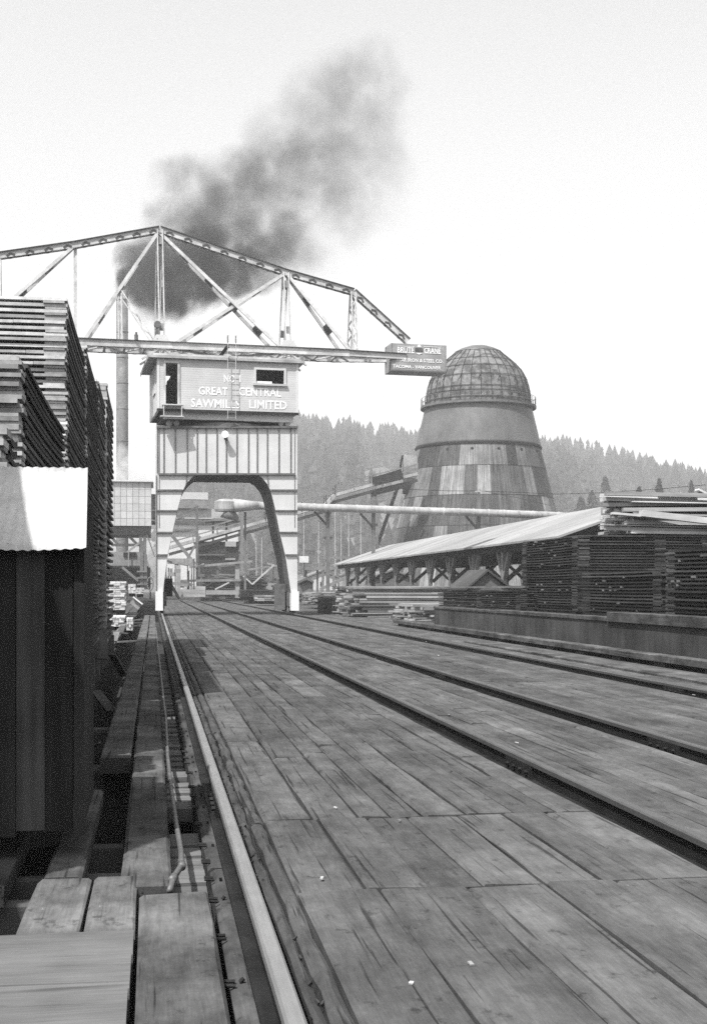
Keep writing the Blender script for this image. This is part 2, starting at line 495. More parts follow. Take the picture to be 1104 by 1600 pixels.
mb.build('spikes', M['rail'], t)['kind'] = 'stuff'

# ------------------------------------------------------------------ walkway timbers beside the rail
def timber(name, label, x0, x1, y0, y1, top, th, mat, tone=1.0, group=None, cat='timber', seg=0.5, along='Y'):
    mb = MB()
    if along == 'Y': plank(mb, x0, x1, y0, y1, top, tone, seg, 0.004, 0.014, th)
    else:
        mb2 = MB(); plank(mb2, y0, y1, x0, x1, top, tone, seg, 0.004, 0.014, th)
        mb.v = [(q[1], q[0], q[2]) for q in mb2.v]; mb.f = mb2.f; mb.t = mb2.t
    o = mb.build(name, mat, at=((x0 + x1) / 2, y0, top - th))
    return tag(o, label, cat, group)
gw = 'timbers of the walkway beside the crane rail'
# inner run, next to the trough
timber('walkway_timber', 'long squared timber beside the conduit, its near end in shade and sun', -0.155, 0.085, 5.72, 11.2, 0.0, 0.26, M['beam'], 1.05, gw)
timber('walkway_timber', 'shaded walkway timber in line beyond the first one, beside the conduit', -0.16, 0.08, 11.23, 19.4, -0.01, 0.26, M['beam'], 0.9, gw)
timber('walkway_timber', 'walkway timber abreast of the middle board piles, beside the conduit end', -0.155, 0.075, 19.43, 34.0, 0.0, 0.26, M['beam'], 1.0, gw)
timber('walkway_timber', 'far sunlit walkway timber leading up to the crane foot', -0.15, 0.08, 34.05, 62.0, -0.005, 0.26, M['beam'], 1.25, gw)
# outer run
timber('walkway_timber', 'outer walkway timber whose dark square end overhangs the gap', -0.415, -0.172, 10.0, 17.6, 0.01, 0.12, M['beam'], 0.95, gw)
timber('walkway_timber', 'outer walkway timber beyond the overhanging one, in the shade of the piles', -0.42, -0.175, 17.65, 32.0, 0.0, 0.14, M['beam'], 0.95, gw)
timber('walkway_timber', 'far sunlit outer walkway timber running past the light board stack', -0.42, -0.17, 32.05, 62.0, 0.0, 0.14, M['beam'], 1.3, gw)
# near blocks
timber('deck_timber', 'broad worn timber with a split chamfered edge next to the rail, nearest the camera', -0.062, 0.235, 2.0, 5.5, 0.02, 0.3, M['beam'], 1.25, 'short timbers at the near end of the walkway')
for i, (xa, xb) in enumerate(((-0.52, -0.275), (-0.268, -0.068))):
    timber('deck_timber', ['short plank lying lengthwise behind the pale cross boards, over the black pit', 'short plank lying lengthwise behind the pale cross boards, touching the long timber'][i], xa, xb, 4.87, 5.92, 0.005, 0.09, M['beam'], 1.5, 'short timbers at the near end of the walkway')
yy = 4.86
lab = ['topmost pale cross board with a bright rounded front edge', 'second pale cross board, just below the bright edged one', 'third pale cross board down from the bright edged one', 'lowest pale cross board at the bottom corner of the scene']
for i, wd in enumerate((0.30, 0.42, 0.40, 0.45)):
    timber('cross_board', lab[i], -1.5, -0.072 - 0.004 * i, yy - wd + 0.006, yy, 0.045 + 0.002 * (i % 2), 0.11, M['beamx'], 1.02 + 0.06 * (i % 2), 'pale cross boards in the near corner', seg=0.3, along='X')
    yy -= wd
timber('skid_plank', 'dark plank under the shed corner with its lit end over the pit', -0.50, -0.325, 6.02, 8.6, -0.01, 0.1, M['beam'], 1.0)
timber('skid_plank', 'dark plank end under the middle of the shed wall', -1.0, -0.66, 5.9, 8.6, -0.01, 0.1, M['beam'], 0.7)
for i, (yj, lb) in enumerate(((5.98, 'thin joist crossing the pit just behind the short planks'), (6.5, 'thin joist crossing the pit, second behind the short planks'), (7.25, 'thin joist crossing the pit, third behind the short planks'))):
    timber('joist', lb, -1.4, -0.165, yj, yj + 0.09, -0.12, 0.2, M['beamx'], 0.75, 'joists under the pit edge', along='X')
timber('joist', 'thick joist under the overhanging end of the outer walkway timber', -1.2, -0.165, 10.4, 10.7, -0.13, 0.25, M['beamx'], 0.7, 'joists under the pit edge', along='X')
timber('joist', 'joist in the gap below the base of the tall front pile', -1.2, -0.165, 13.6, 13.85, -0.16, 0.25, M['beamx'], 0.7, 'joists under the pit edge', along='X')
# trough ties
TR = [(5.55, .42), (6.0, .30), (6.32, .26), (6.62, .3), (6.95, .22), (7.2, .3), (8.55, .28), (8.9, .14), (9.15, .12), (9.4, .12), (9.9, .25)]
yq = 10.3
while yq < 30: TR.append((yq, .13)); yq += 0.32
t = thing('trough_tie_rack', 'cross ties lying in the deep trough between walkway and bright rail', 'cross ties', (0.17, 6, -0.2))
for k, (y0, wd) in enumerate(TR):
    mb = MB()
    mb2 = MB(); plank(mb2, y0, y0 + wd, 0.09, 0.255, -0.11 - 0.03 * rnd.random() - (0.1 if y0 > 10 else 0), rnd.uniform(0.9, 1.4), 0.3, 0.006, 0.012, 0.1)
    mb.v = [(q[1], q[0], q[2]) for q in mb2.v]; mb.f = mb2.f; mb.t = mb2.t
    mb.build('cross_tie', M['beamx'], t)
# conduit
mb = MB()
cp = [G(265, 1392, 0.0), G(271, 1372, 0.015), G(284, 1352, 0.02), G(283, 1330, 0.02), G(276, 1290, 0.015), G(267, 1230, 0.01), G(262, 1180, 0.01), G(259, 1120, 0.012), G(254, 1080, 0.015), G(249, 1030, 0.015), G(246, 1000, 0.015), G(244, 980, 0.015)]
cp = [Vector((q.x, q.y, q.z)) for q in cp]
mb.tube(cp, [0.014, 0.014, 0.015] + [0.014] * 9, 10)
for i in (1, 2, 5, 7):
    d = (cp[i + 1] - cp[i]).normalized()
    mb.tube([cp[i] - d * 0.04, cp[i] + d * 0.03], 0.019, 10)
tag(mb.build('conduit', M['lead'], at=cp[0], smooth=True), 'bent iron conduit pipe lying along the edge of the trough', 'pipe')

# ------------------------------------------------------------------ lumber piles
def board_pile(mb, x0, x1, y0, y1, z0, z1, pitch, th, rng, sag=0.0, ends=4, along='Y', jit=0.03, tmin=0.6, tmax=1.25, nseg=4, lean=0.0, bright=0.06):
    """courses of boards; along Y unless along='X'; each course split into a few boards with ragged ends"""
    n = int((z1 - z0) / pitch)
    drift = 0.0
    for i in range(n):
        z = z0 + i * pitch
        drift = max(-0.05, min(0.05, drift + rng.uniform(-0.005, 0.005)))
        xs = [x0 + (x1 - x0) * k / ends for k in range(ends + 1)]
        sg = sag * (0.4 + 0.6 * i / n)
        ln = lean * i / n
        for k in range(ends):
            tone = rng.uniform(tmin, tmax)
            if rng.random() < bright: tone *= 1.6
            ya = y0 + rng.uniform(-jit, jit) + drift; yb = y1 + rng.uniform(-jit, jit) + drift
            xa = xs[k] + (rng.uniform(-jit, jit) * 0.7 if k == 0 else 0.002) + ln; xb = xs[k + 1] + (rng.uniform(-jit, jit) * 0.7 if k == ends - 1 else -0.002) + ln
            rings = []
            for s in range(nseg + 1):
                f = s / nseg; yy = ya + (yb - ya) * f; dz = -sg * (4 * f * (1 - f)) + 0.0022 * rng.uniform(-1, 1)
                kk = len(mb.v)
                q = [(xa, yy, z + dz), (xb, yy, z + dz), (xb, yy, z + dz + th), (xa, yy, z + dz + th)]
                mb.v += q; rings.append(kk)
            for s in range(nseg):
                for e in range(4):
                    e2 = (e + 1) % 4
                    mb.f.append([rings[s] + e, rings[s] + e2, rings[s + 1] + e2, rings[s + 1] + e]); mb.t.append(tone)
            for kk in (rings[0], rings[-1]):
                mb.f.append([kk + e for e in range(4)]); mb.t.append(tone * 1.15)
def sticker_column(mb, x0, x1, y0, y1, z0, z1, pitch, th, rng, tmin=0.6, tmax=1.2):
    n = int((z1 - z0) / pitch)
    for i in range(n - 1):
        z = z0 + i * pitch + th
        jx = rng.uniform(-0.015, 0.015)
        mb.box(x0 + jx, x1 + jx, y0 + rng.uniform(-.015, .015), y1 + rng.uniform(-.015, .015), z + 0.001, z + pitch - th - 0.001, rng.uniform(tmin, tmax))
XP = -0.93
gl = 'tall board piles beside the walkway'
def left_pile(y0, y1, ztop, width, label, pitch, th, seed, sag=0.0, xf=XP, face=True, mat='lumber', cols=None, z0=0.22, endmat='lumberend', nseg=5, tmin=.55, tmax=1.2, base=True):
    rng = random.Random(seed)
    r = thing('lumber_pile', label, 'lumber pile', (xf - width / 2, (y0 + y1) / 2, z0), gl)
    mb = MB(); board_pile(mb, xf - width, xf, y0 + 0.28, y1, z0, ztop, pitch, th, rng, sag, 3, jit=0.016, tmin=tmin, tmax=tmax, nseg=nseg)
    mb.build('board', M[mat], r)['kind'] = 'stuff'
    mb = MB(); rng2 = random.Random(seed + 1)
    n = int((ztop - z0) / pitch)           # front ends: a course of board ends, ragged in depth
    for i in range(n):
        z = z0 + i * pitch
        e = 2
        cuts = [xf - width] + sorted(rng2.uniform(xf - width * .9, xf - .3) for _ in range(e)) + [xf + rng2.uniform(-0.03, 0.02)]
        for k in range(e + 1):
            tn = rng2.uniform(0.5, 1.1) * (1.35 if rng2.random() < 0.15 else 1)
            mb.box(cuts[k] + 0.003, cuts[k + 1] - 0.003, y0 + rng2.uniform(-0.035, 0.03), y0 + 0.265, z + rng2.uniform(-.003, .003), z + th * 0.95, tn)
    mb.build('board_end', M[endmat], r)['kind'] = 'stuff'
    mb = MB(); sticker_column(mb, xf - 0.24, xf - 0.012, y0 + 0.0, y0 + 0.24, z0, ztop, pitch, th, rng, 0.4, 0.8)
    mb.build('sticker_column', M[endmat], r)
    if cols:
        for q in cols:
            mb = MB(); sticker_column(mb, xf - 0.3, xf - 0.03, q, q + 0.12, z0, ztop, pitch, th, rng, 0.5, 1.0); mb.build('sticker_column', M[mat], r)
    if base:
        for q in (y0 + 0.1, (y0 + y1) / 2, y1 - 0.35):
            mb = MB(); mb.box(xf - width, xf + 0.02, q, q + 0.26, -0.28, z0 - 0.01, 0.9)
            for k in range(3): mb.box(xf - 0.3 - k * width / 3, xf - 0.02 - k * width / 3, q - .02, q + 0.28, -2.2, -0.285, 0.7)
            mb.build('base_timber', M['beamx'], r)
    return r
p1 = PX(105, 463, XP); p2 = PX(35, 543, XP); p3 = PX(8, 655, XP)
yb1 = PX(134, 600, XP).y; yb2 = PX(155, 600, XP).y; yb3 = PX(167, 600, XP).y; yb4 = PX(177.5, 600, XP).y
left_pile(p1.y, yb1 - 0.06, p1.z + .06, 4.2, 'tallest pile in front, pale board ends over dark gaps, next to the sky', 0.064, 0.034, 21, 0.02)
left_pile(p2.y, PX(101, 600, XP).y, p2.z, 2.4, 'lower pile of thin sagging boards just behind the shed roof', 0.062, 0.033, 22, 0.03, tmin=.5, tmax=.9)
left_pile(p3.y, p3.y + 0.75, p3.z, 2.2, 'lowest pile corner showing at the shed roof, by the frame edge', 0.074, 0.045, 23, 0.03)
left_pile(yb1 + 0.05, yb2 - 0.08, PX(139, 553, XP).z, 4.0, 'dark pile in the row right behind the tallest front one', 0.060, 0.034, 24, 0.02, tmin=.4, tmax=.9)
left_pile(yb2 + 0.1, yb3 - 0.1, PX(157, 590, XP).z, 4.0, 'third pile of the row from the tallest one, with widely spaced courses', 0.12, 0.05, 25, 0.02, tmin=1.0, tmax=1.7, xf=XP - 0.02)
left_pile(yb3 + 0.1, yb4, PX(172, 612, XP).z, 4.0, 'last pile of the tall row with ragged top, next to the smoke stack', 0.14, 0.055, 26, 0.02, tmin=1.0, tmax=1.7, xf=XP)
# pile off the frame edge whose shade falls across the shed (its corner line: x + 0.4 z = 0.07)
left_pile(4.86, 7.2, 4.15, 1.8, 'pile beside the shed, beyond the frame edge', 0.074, 0.045, 27, 0.02, xf=-1.6)
# sticks and scraps in the gap under the piles
def stick(label, pts, wd, ht, mat='lumber', tone=1.2, name='loose_board', group='loose boards lying about'):
    mb = MB(); mb.bar(pts[0], pts[1], wd, ht, tone=tone)
    tag(mb.build(name, M[mat], at=pts[0]), label, 'board', group)
stick('stick leaning in the dark gap beside the outer walkway timber', (PX(175, 1022, -0.62), PX(194, 1056, -0.45)), 0.12, 0.03, tone=.9)
stick('crooked board in the gap lower down, near the shed corner', (PX(150, 1080, -0.8), PX(175, 1112, -0.55)), 0.14, 0.03, tone=.7)
stick('upright board leaning against the base of the third pile', (PX(158, 1030, -0.88), PX(160, 985, -0.9)), 0.2, 0.03, tone=.8)
stick('small bright stick in the pit in front of the shed corner', (PX(140, 1170, -.6), PX(156, 1160, -.5)), 0.03, 0.02, tone=1.6)

# ------------------------------------------------------------------ shed in the near corner
sy = 6.42
xs0, xs1 = -2.0, -0.336
t = thing('shed', 'small dark board shed with a pale corrugated lean-to roof beside the pit', 'shed', (-1.1, 7.0, 0.0))
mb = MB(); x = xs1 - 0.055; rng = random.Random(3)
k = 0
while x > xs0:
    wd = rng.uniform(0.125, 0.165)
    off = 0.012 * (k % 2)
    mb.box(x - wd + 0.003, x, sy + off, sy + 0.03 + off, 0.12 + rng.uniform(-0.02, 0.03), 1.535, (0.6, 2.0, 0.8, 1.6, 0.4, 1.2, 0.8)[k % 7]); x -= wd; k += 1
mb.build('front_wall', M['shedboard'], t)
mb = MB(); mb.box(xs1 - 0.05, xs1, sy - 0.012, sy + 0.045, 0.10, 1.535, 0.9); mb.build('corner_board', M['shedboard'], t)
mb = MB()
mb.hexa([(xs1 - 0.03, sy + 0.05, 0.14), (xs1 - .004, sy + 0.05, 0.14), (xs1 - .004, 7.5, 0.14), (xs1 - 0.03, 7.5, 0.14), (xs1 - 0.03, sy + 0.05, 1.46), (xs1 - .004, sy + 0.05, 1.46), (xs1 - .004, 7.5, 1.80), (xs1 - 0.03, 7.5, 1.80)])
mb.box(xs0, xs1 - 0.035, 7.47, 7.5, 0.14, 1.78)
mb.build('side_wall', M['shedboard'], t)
mb = MB()   # corrugated roof sheet
e0 = P(135, 856, 6.335); e1 = P(137.5, 731, 7.85)
nx = 190; xr0 = e0.x; 
for iy in range(9):
    f = iy / 8
    yy = e0.y + (e1.y - e0.y) * f; zz = e0.z + (e1.z - e0.z) * f; xe = e0.x + (e1.x - e0.x) * f
    for ix in range(nx + 1):
        xx = xe - ix * 0.0095
        cz = 0.0032 * math.cos(ix * 0.0095 / 0.05 * 2 * math.pi) + rng.uniform(-.0006, .0006) - (0.012 * math.sin(ix * .05) if iy == 0 else 0)
        mb.v.append((xx, yy + (rng.uniform(-.004, .004) if iy in (0, 8) else 0), zz + cz))
for iy in range(8):
    for ix in range(nx):
        a = iy * (nx + 1) + ix
        mb.f.append([a, a + 1, a + nx + 2, a + nx + 1]); mb.t.append(1.0)
o = mb.build('roof', M['roofwhite'], t, smooth=True)
md = o.modifiers.new('thickness', 'SOLIDIFY'); md.thickness = 0.003; md.offset = -1

# ------------------------------------------------------------------ low wall, kerb timber
t = thing('low_wall', 'low stained concrete wall under the stickered board stacks', 'wall', (9.6, 22, 0))
mb = MB(); ys = [14.0, 26.3, 35.2, 43.0]
for i in range(3): mb.box(9.5, 9.78, ys[i] + .006, ys[i + 1] - .006, -0.08, 0.60, (0.95, 1.0, 1.1)[i])
mb.build('wall_face', M['conc'], t)
for i, (ya, yb, h) in enumerate(((14.0, 25.9, 0.2), (26.0, 35.0, 0.09), (35.1, 43.0, 0.07))):
    mb = MB(); plank(mb, 9.44 if i == 0 else 9.47, 9.82, ya, yb, 0.605 + h, 0.95, 2, .004, .01, h - .004); mb.build('cap_timber', M['beam'], t)
kb = thing('kerb_timber', 'long timber guard raised on blocks between outer rail and low wall', 'timber guard', (8.4, 20, 0))
mb = MB()
yk = 12.0
while yk < 43.5:
    plank(mb, 8.25, 8.52, yk, min(yk + 6.1, 44), 0.20, rng.uniform(.8, 1.15), 1.5, .01, .02, 0.11); yk += 6.13
mb.build('guard_rail', M['beam'], kb)
mb = MB(); mb.box(8.44, 8.47, 12, 44, .006, .088, .5); mb.build('gap_shade_board', M['beam'], kb)  # dark board added behind the blocks so the gaps look shaded
for q in range(14, 44, 2):
    mb = MB(); mb.box(8.29, 8.435, q, q + 0.45, 0.006, 0.088, 0.6); mb.build('block', M['beam'], kb)
timber('plank', 'flat plank lying on the deck between the outer rail and the timber guard', 7.35, 7.68, 13.0, 30.0, 0.05, 0.045, M['beam'], 1.1, cat='plank', seg=2)

# ------------------------------------------------------------------ stickered stacks on the wall
gr = 'stickered board stacks on the low wall'
def yard_pile(label, X, y0, y1, z0, z1, width, pitch, th, seed, cols, frontcols=(), mat='darklumber', tmin=.6, tmax=1.3):
    rng = random.Random(seed)
    r = thing('lumber_stack', label, 'board stack', (X + width / 2, (y0 + y1) / 2, z0), gr)
    mb = MB(); board_pile(mb, X, X + width, y0, y1, z0, z1, pitch, th, rng, 0.015, 3, jit=0.035, tmin=tmin, tmax=tmax, nseg=3, bright=0.1)
    mb.build('board', M[mat], r)['kind'] = 'stuff'
    if width > .4:
        mb = MB(); mb.box(X + .16, X + width - .16, y0 + .16, y1 - .16, z0, z1 - .06, .5); mb.build('light_stop_core', M[mat], r)  # solid dark core added to stop light showing through the courses
    for q in cols:
        mb = MB(); sticker_column(mb, X + 0.0, X + 0.2, q, q + 0.42, z0, z1, pitch, th, rng, 1.0, 2.3); mb.build('sticker_column', M[mat], r)
    for q in frontcols:
        mb = MB(); sticker_column(mb, X + q, X + q + 0.3, y0 - 0.0, y0 + 0.2, z0, z1, pitch, th, rng, 1.0, 2.3); mb.build('sticker_column', M[mat], r)
    # inner stickers in shade and odd bright board ends poking out of the face
    mb = MB()
    n = int((z1 - z0) / pitch)
    for i in range(n - 1):
        for k in range(3):
            yy = rng.uniform(y0 + .3, y1 - .3)
            if rng.random() < 0.30: mb.box(X - 0.03, X + 0.05, yy, yy + rng.uniform(.05, .14), z0 + i * pitch + th, z0 + (i + 1) * pitch, rng.uniform(2.0, 4.5))
    if mb.v: mb.build('loose_sticker', M[mat], r)['kind'] = 'stuff'
    # dark plank bottom
    mb = MB(); mb.box(X, X + width, y0 + .1, y1 - .1, 0.552, z0 - 0.004, 0.6); mb.build('bearer', M[mat], r)
    return r
XB = 10.8; cB = PX(901, 833, XB); fB = PX(815, 840, XB)
yard_pile('big squared stack with its corner towards the tracks, tallest under the rough boards', XB, cB.y, fB.y, 0.70, cB.z, 5.5, 0.072, 0.034, 31, (cB.y + 0.02, fB.y - .45), (0.03, 2.1, 3.4))
XD = 10.15; nD = PX(1032, 885, XD); fD = PX(908, 890, XD)
yard_pile('lower stack standing in front of the big squared stack', XD, nD.y, fD.y, 0.70, nD.z, 0.55, 0.072, 0.034, 32, (nD.y + 0.02,), (0.1,))
XE = 9.95; fE = PX(1042, 852, XE)
yard_pile('stack at the frame edge, with a pale column of sticker ends', XE, fE.y - 4.4, fE.y, 0.76, fE.z, 1.4, 0.078, 0.037, 33, (fE.y - .3,), ())
XA = 10.3; a0 = PX(812, 921, XA); a1 = PX(750, 923, XA); a2 = PX(684, 926, XA)
yard_pile('knee-high stack close to the big one, below a long pale plank', XA, a0.y, a1.y - 0.05, 0.66, a0.z, 0.6, 0.06, 0.03, 34, (a0.y + .02,), ())
yard_pile('knee-high stack at the far end of the low wall', XA, a1.y + 0.05, a2.y, 0.66, a0.z - 0.02, 0.6, 0.06, 0.03, 35, (a1.y + .08,), ())
stick('long pale plank resting on the two knee-high stacks', (PX(812, 917, XA + .2), PX(682, 918, XA + .2)), 0.3, 0.06, 'lumber', 1.6)
# rough heap on top of the big stack
def heap(label, cx, y0, y1, x0, x1, z0, layers, seed, mat='freshlumber', name='lumber_heap', group='loose lumber heaps', flare=False, slope=0.04, tmin=.45, tmax=1.2):
    rng = random.Random(seed)
    r = thing(name, label, 'lumber heap', ((x0 + x1) / 2, (y0 + y1) / 2, z0), group)
    mb = MB(); z = z0
    for l in range(layers):
        th = rng.choice((0.03, 0.05, 0.05, 0.08, 0.11))
        y = y0 + rng.uniform(0, .2)
        while y < y1:
            wd = rng.uniform(0.12, 0.32)
            a = (x0 * y / y0 if flare else x0) + rng.uniform(-0.12, 0.8) * (1 if rng.random() < .85 else 2); bb = x1 + rng.uniform(-0.9, 0.3)
            if rng.random() < 0.25: bb = a + (bb - a) * rng.uniform(.4, .8)
            dz = rng.uniform(-slope, slope); dy = rng.uniform(-.12, .12)
            mb.bar((a, y, z + th / 2), (bb, y + dy, z + th / 2 + dz), wd, th * 0.92, tone=rng.uniform(tmin, tmax))
            y += wd + rng.uniform(0.0, 0.25)
        z += th + rng.uniform(0.0, 0.02)
    mb.build('board', M[mat], r)['kind'] = 'stuff'
    return r
hx = cB.x + 0.75
heap('rough heap of pale boards on top of the big squared stack', 0, cB.y + 0.15, cB.y + 3.5, hx, hx + 6.5, cB.z + 0.005, 12, 41, flare=True, slope=0.12, tmin=.7, tmax=2.0)
stick('board sticking up out of the rough heap at the frame edge', (P(1088, 765, cB.y + .4), P(1135, 790, cB.y + .4)), 0.25, 0.05, 'freshlumber', 1.5)
stick('long thin board sliding over the front of the rough heap', (P(955, 802, cB.y + .02), P(1075, 813, cB.y - .1)), 0.25, 0.06, 'freshlumber', 1.5)
stick('squared pale balk lying on the front edge of the rough heap', (P(1000, 802, cB.y - .15), P(1140, 818, cB.y - .1)), 0.25, 0.16, 'freshlumber', 1.35)
# heaps on the deck beyond the wall
heap('low heap of long mixed boards on the deck beyond the low wall', 0, 47.5, 52.5, 9.7, 15.5, 0.01, 9, 42, tmin=.35, tmax=1.3)
heap('heap of grey boards beside the outer crane rail, past the pale boards', 0, 56, 61, 8.6, 16.5, 0.01, 13, 43, tmin=.3, tmax=1.2)
heap('flat heap of bright boards in front of the open shed posts', 0, 63, 68, 9.5, 20, 0.4, 13, 44, tmin=.4, tmax=1.4)
heap('distant board heap behind the far crane foot', 0, 76, 83, 9.5, 22, 0.3, 14, 45, tmin=.4, tmax=1.3)
rng = random.Random(9)
t = thing('lumber_stack', 'dark block of short upright-cut lumber beside the crane foot', 'board stack', (8.0, 66, 0), 'stacks beside the crane')
for i in range(4):
    pA = G(474 + i * 7, 954); mb = MB(); mb.box(pA.x, pA.x + .95, 62.5 + i * .4, 66.5, 0.01, 0.72 + .05 * (i % 2), .8)
    for k in range(3): mb.box(pA.x + .05 + k * .3, pA.x + .27 + k * .3, 62.42 + i * .4, 62.5 + i * .4 - .003, 0.03, 0.68, rng.uniform(.6, 1.2))
    mb.build('bundle', M['darklumber'], t)

# ------------------------------------------------------------------ long open shed
XS = 17.4
eL = PX(527, 881, XS)
zE = eL.z; XR = XS + 5.0; zR = zE + 1.72
ye, yn = 121.5, 52.0
t = thing('open_shed', 'long open sorting shed with a pale roof on braced posts', 'shed', (XS + 5, 90, 0.55))
mb = MB()
ns = 46
for i in range(ns):
    ya = yn + (ye - yn) * i / ns; yb = yn + (ye - yn) * (i + 1) / ns
    tn = rng.uniform(0.86, 1.12)
    for (xa, za, xb, zb) in ((XS - 0.6, zE - 0.2, XR, zR), (XR, zR, XR + 5.6, zE - 0.2)):
        mb.hexa([(xa, ya, za), (xb, ya, zb), (xb, yb, zb), (xa, yb, za), (xa, ya, za + .1), (xb, ya, zb + .1), (xb, yb, zb + .1), (xa, yb, za + .1)], tn)
mb.build('roof', M['shedroof'], t)
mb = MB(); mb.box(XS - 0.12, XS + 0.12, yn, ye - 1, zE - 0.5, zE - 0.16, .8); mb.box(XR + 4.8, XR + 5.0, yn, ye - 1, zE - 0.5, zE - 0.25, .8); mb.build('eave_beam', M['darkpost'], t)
pu = [543, 558, 577, 597, 619, 643, 672, 704, 741, 787, 846, 915]
for i, u in enumerate(pu):
    py = PX(u, 900, XS).y
    mb = MB()
    mb.box(XS - .12, XS + .12, py - .12, py + .12, 0.5, zE - 0.5, 1.25)
    mb.build('post', M['post'], t)
    for s in (-1, 1):
        mb = MB(); mb.bar((XS, py + s * 0.12, zE - 1.75), (XS, py + s * 1.05, zE - 0.52), 0.2, 0.2, (1, 0, 0), 1.2); mb.build('brace', M['post'], t)
    mb = MB()
    mb.box(XR + 4.75, XR + 5.0, py - .12, py + .12, 0.5, zE - 0.5, .8)
    mb.bar((XS + .15, py, zE - 1.9), (XS + 2.6, py, zE + .25), 0.18, 0.2, tone=.8)
    mb.bar((XS + 9.8, py, zE - 1.9), (XS + 7.4, py, zE + .25), 0.18, 0.2, tone=.8)
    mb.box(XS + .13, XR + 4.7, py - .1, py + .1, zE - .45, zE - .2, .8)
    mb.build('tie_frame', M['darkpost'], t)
# low gabled cover seen under the shed
gp = [P(728, 922, 46), P(762, 893, 46), P(798, 920, 46)]
t = thing('gabled_hut', 'low gabled hut behind the knee-high stacks', 'hut', (gp[1].x, 46, 0.55))
mb = MB(); ext = Vector((0, 3.0, 0))
for (a, c_) in ((gp[0], gp[1]), (gp[2], gp[1])):
    mb.hexa([a, c_, c_ + ext, a + ext, a + Vector((0, 0, .09)), c_ + Vector((0, 0, .09)), c_ + ext + Vector((0, 0, .09)), a + ext + Vector((0, 0, .09))], .3)
mb.build('roof', M['grey'], t)
mb = MB(); q = Vector((0, .15, -.02)); mb.prism([gp[0] + q + Vector((.12, 0, -.35)), gp[2] + q + Vector((-.12, 0, -.35)), gp[2] + q + Vector((-.12, 0, 0.02)), gp[1] + q, gp[0] + q + Vector((.12, 0, 0.02))], (0, 2.7, 0), .55); mb.build('gable_wall', M['grey'], t)

# ------------------------------------------------------------------ waste burner
YB = 144.0
cB0 = P(746.5, 918, YB); mp = ppm(cB0)
def bz(v): return CAMZ + (HOR - v) * mp
cx_, cy_ = cB0.x, cB0.y
t = thing('waste_burner', 'huge beehive waste burner of patched sheets with a screened dome', 'waste burner', (cx_, cy_, 0))
rng = random.Random(77)
rows = [918, 872, 826, 780, 735.6, 703]
def hw(v): return 97 + (v - 703) * (120.5 - 97) / (800 - 703)
NSEG = 36
ptn = [[rng.choice((0.5, 0.55, 0.6, 0.7, 0.8, 1.0, 1.25, 1.6, 2.0)) * rng.uniform(.88, 1.12) * (.75 if i == 4 else 1) for k in range(NSEG)] for i in range(len(rows))]
for i in range(len(rows)):
    for k in range(NSEG - 1):
        if rng.random() < 0.16: ptn[i][k + 1] = ptn[i][k] * rng.uniform(.93, 1.07)
mb = MB()
for i in range(len(rows) - 1):     # sheets lapped row over row
    off = 0.03 * (i % 2)
    prof = [(hw(rows[i]) * mp + 0.05, bz(rows[i])), (hw(rows[i + 1]) * mp, bz(rows[i + 1]))]
    mb.lathe((cx_, cy_), prof, NSEG * 2, lambda a, k, i=i: ptn[i][((k + i % 2) // 2) % NSEG])
mb.build('shell', M['burner'], t)
mb = MB(); mb.lathe((cx_, cy_), [(96 * mp, bz(701)), (97.5 * mp, bz(700)), (97 * mp, bz(697)), (84 * mp, bz(642)), (83 * mp, bz(637))], 96)
mb.build('upper_band', M['burnerband'], t, smooth=True)
mb = MB(); mb.lathe((cx_, cy_), [(96 * mp, bz(703.5)), (98.8 * mp, bz(703)), (98.8 * mp, bz(700.5)), (96 * mp, bz(700))], 96); mb.build('drip_ring', M['black'], t)
for u in (692, 728, 768, 804, 831):          # draught holes in the top row of sheets
    a = math.asin((u - 746.5) / 100.0); rr = hw(711) * mp
    d = Vector((math.sin(a) * ca - math.cos(a) * sa, -math.sin(a) * sa - math.cos(a) * ca, 0))
    p = Vector((cx_, cy_, bz(711))) + d * rr
    mb = MB(); mb.tube([p - d * .3, p + d * .06], 0.16, 10); mb.build('draught_hole', M['black'], t)
# ring platform
mb = MB(); mb.lathe((cx_, cy_), [(83.5 * mp, bz(642)), (90 * mp, bz(640)), (90 * mp, bz(636.5)), (82 * mp, bz(636))], 96); mb.build('ring_platform', M['cranedark'], t)
mb = MB()
for k in range(90):
    a = 2 * math.pi * k / 40
    q = Vector((cx_ + 89 * mp * math.cos(a), cy_ + 89 * mp * math.sin(a), bz(637)))
    mb.tube([q, q + Vector((0, 0, 1.0))], 0.03, 4)
for h in (0.5, 1.0):
    mb.tube([(cx_ + 89 * mp * math.cos(2 * math.pi * k / 48), cy_ + 89 * mp * math.sin(2 * math.pi * k / 48), bz(637) + h) for k in range(49)], 0.025, 4)
mb.build('railing', M['iron'], t)
dome = [(82, 637), (81, 622), (78, 606), (74, 594), (68, 582.5), (58, 571), (48, 562), (40, 555.5), (35, 551)]
mb = MB(); mb.lathe((cx_, cy_), [(r_ * mp, bz(v)) for r_, v in dome], 72); mb.build('screen_dome', M['dome'], t, smooth=True)
mb = MB(); mb.lathe((cx_, cy_), [(36.5 * mp, bz(551.5)), (36 * mp, bz(550)), (28 * mp, bz(546)), (16 * mp, bz(541.8)), (0.5, bz(540.3))], 60, capt=True); mb.build('dome_cap', M['burnerband'], t, smooth=True)
for k in range(32):
    a = 2 * math.pi * k / 32
    mb = MB(); mb.tube([(cx_ + (r_ + .8) * mp * math.cos(a), cy_ + (r_ + .8) * mp * math.sin(a), bz(v)) for r_, v in dome], 0.038, 5); mb.build('rib', M['black'], t)
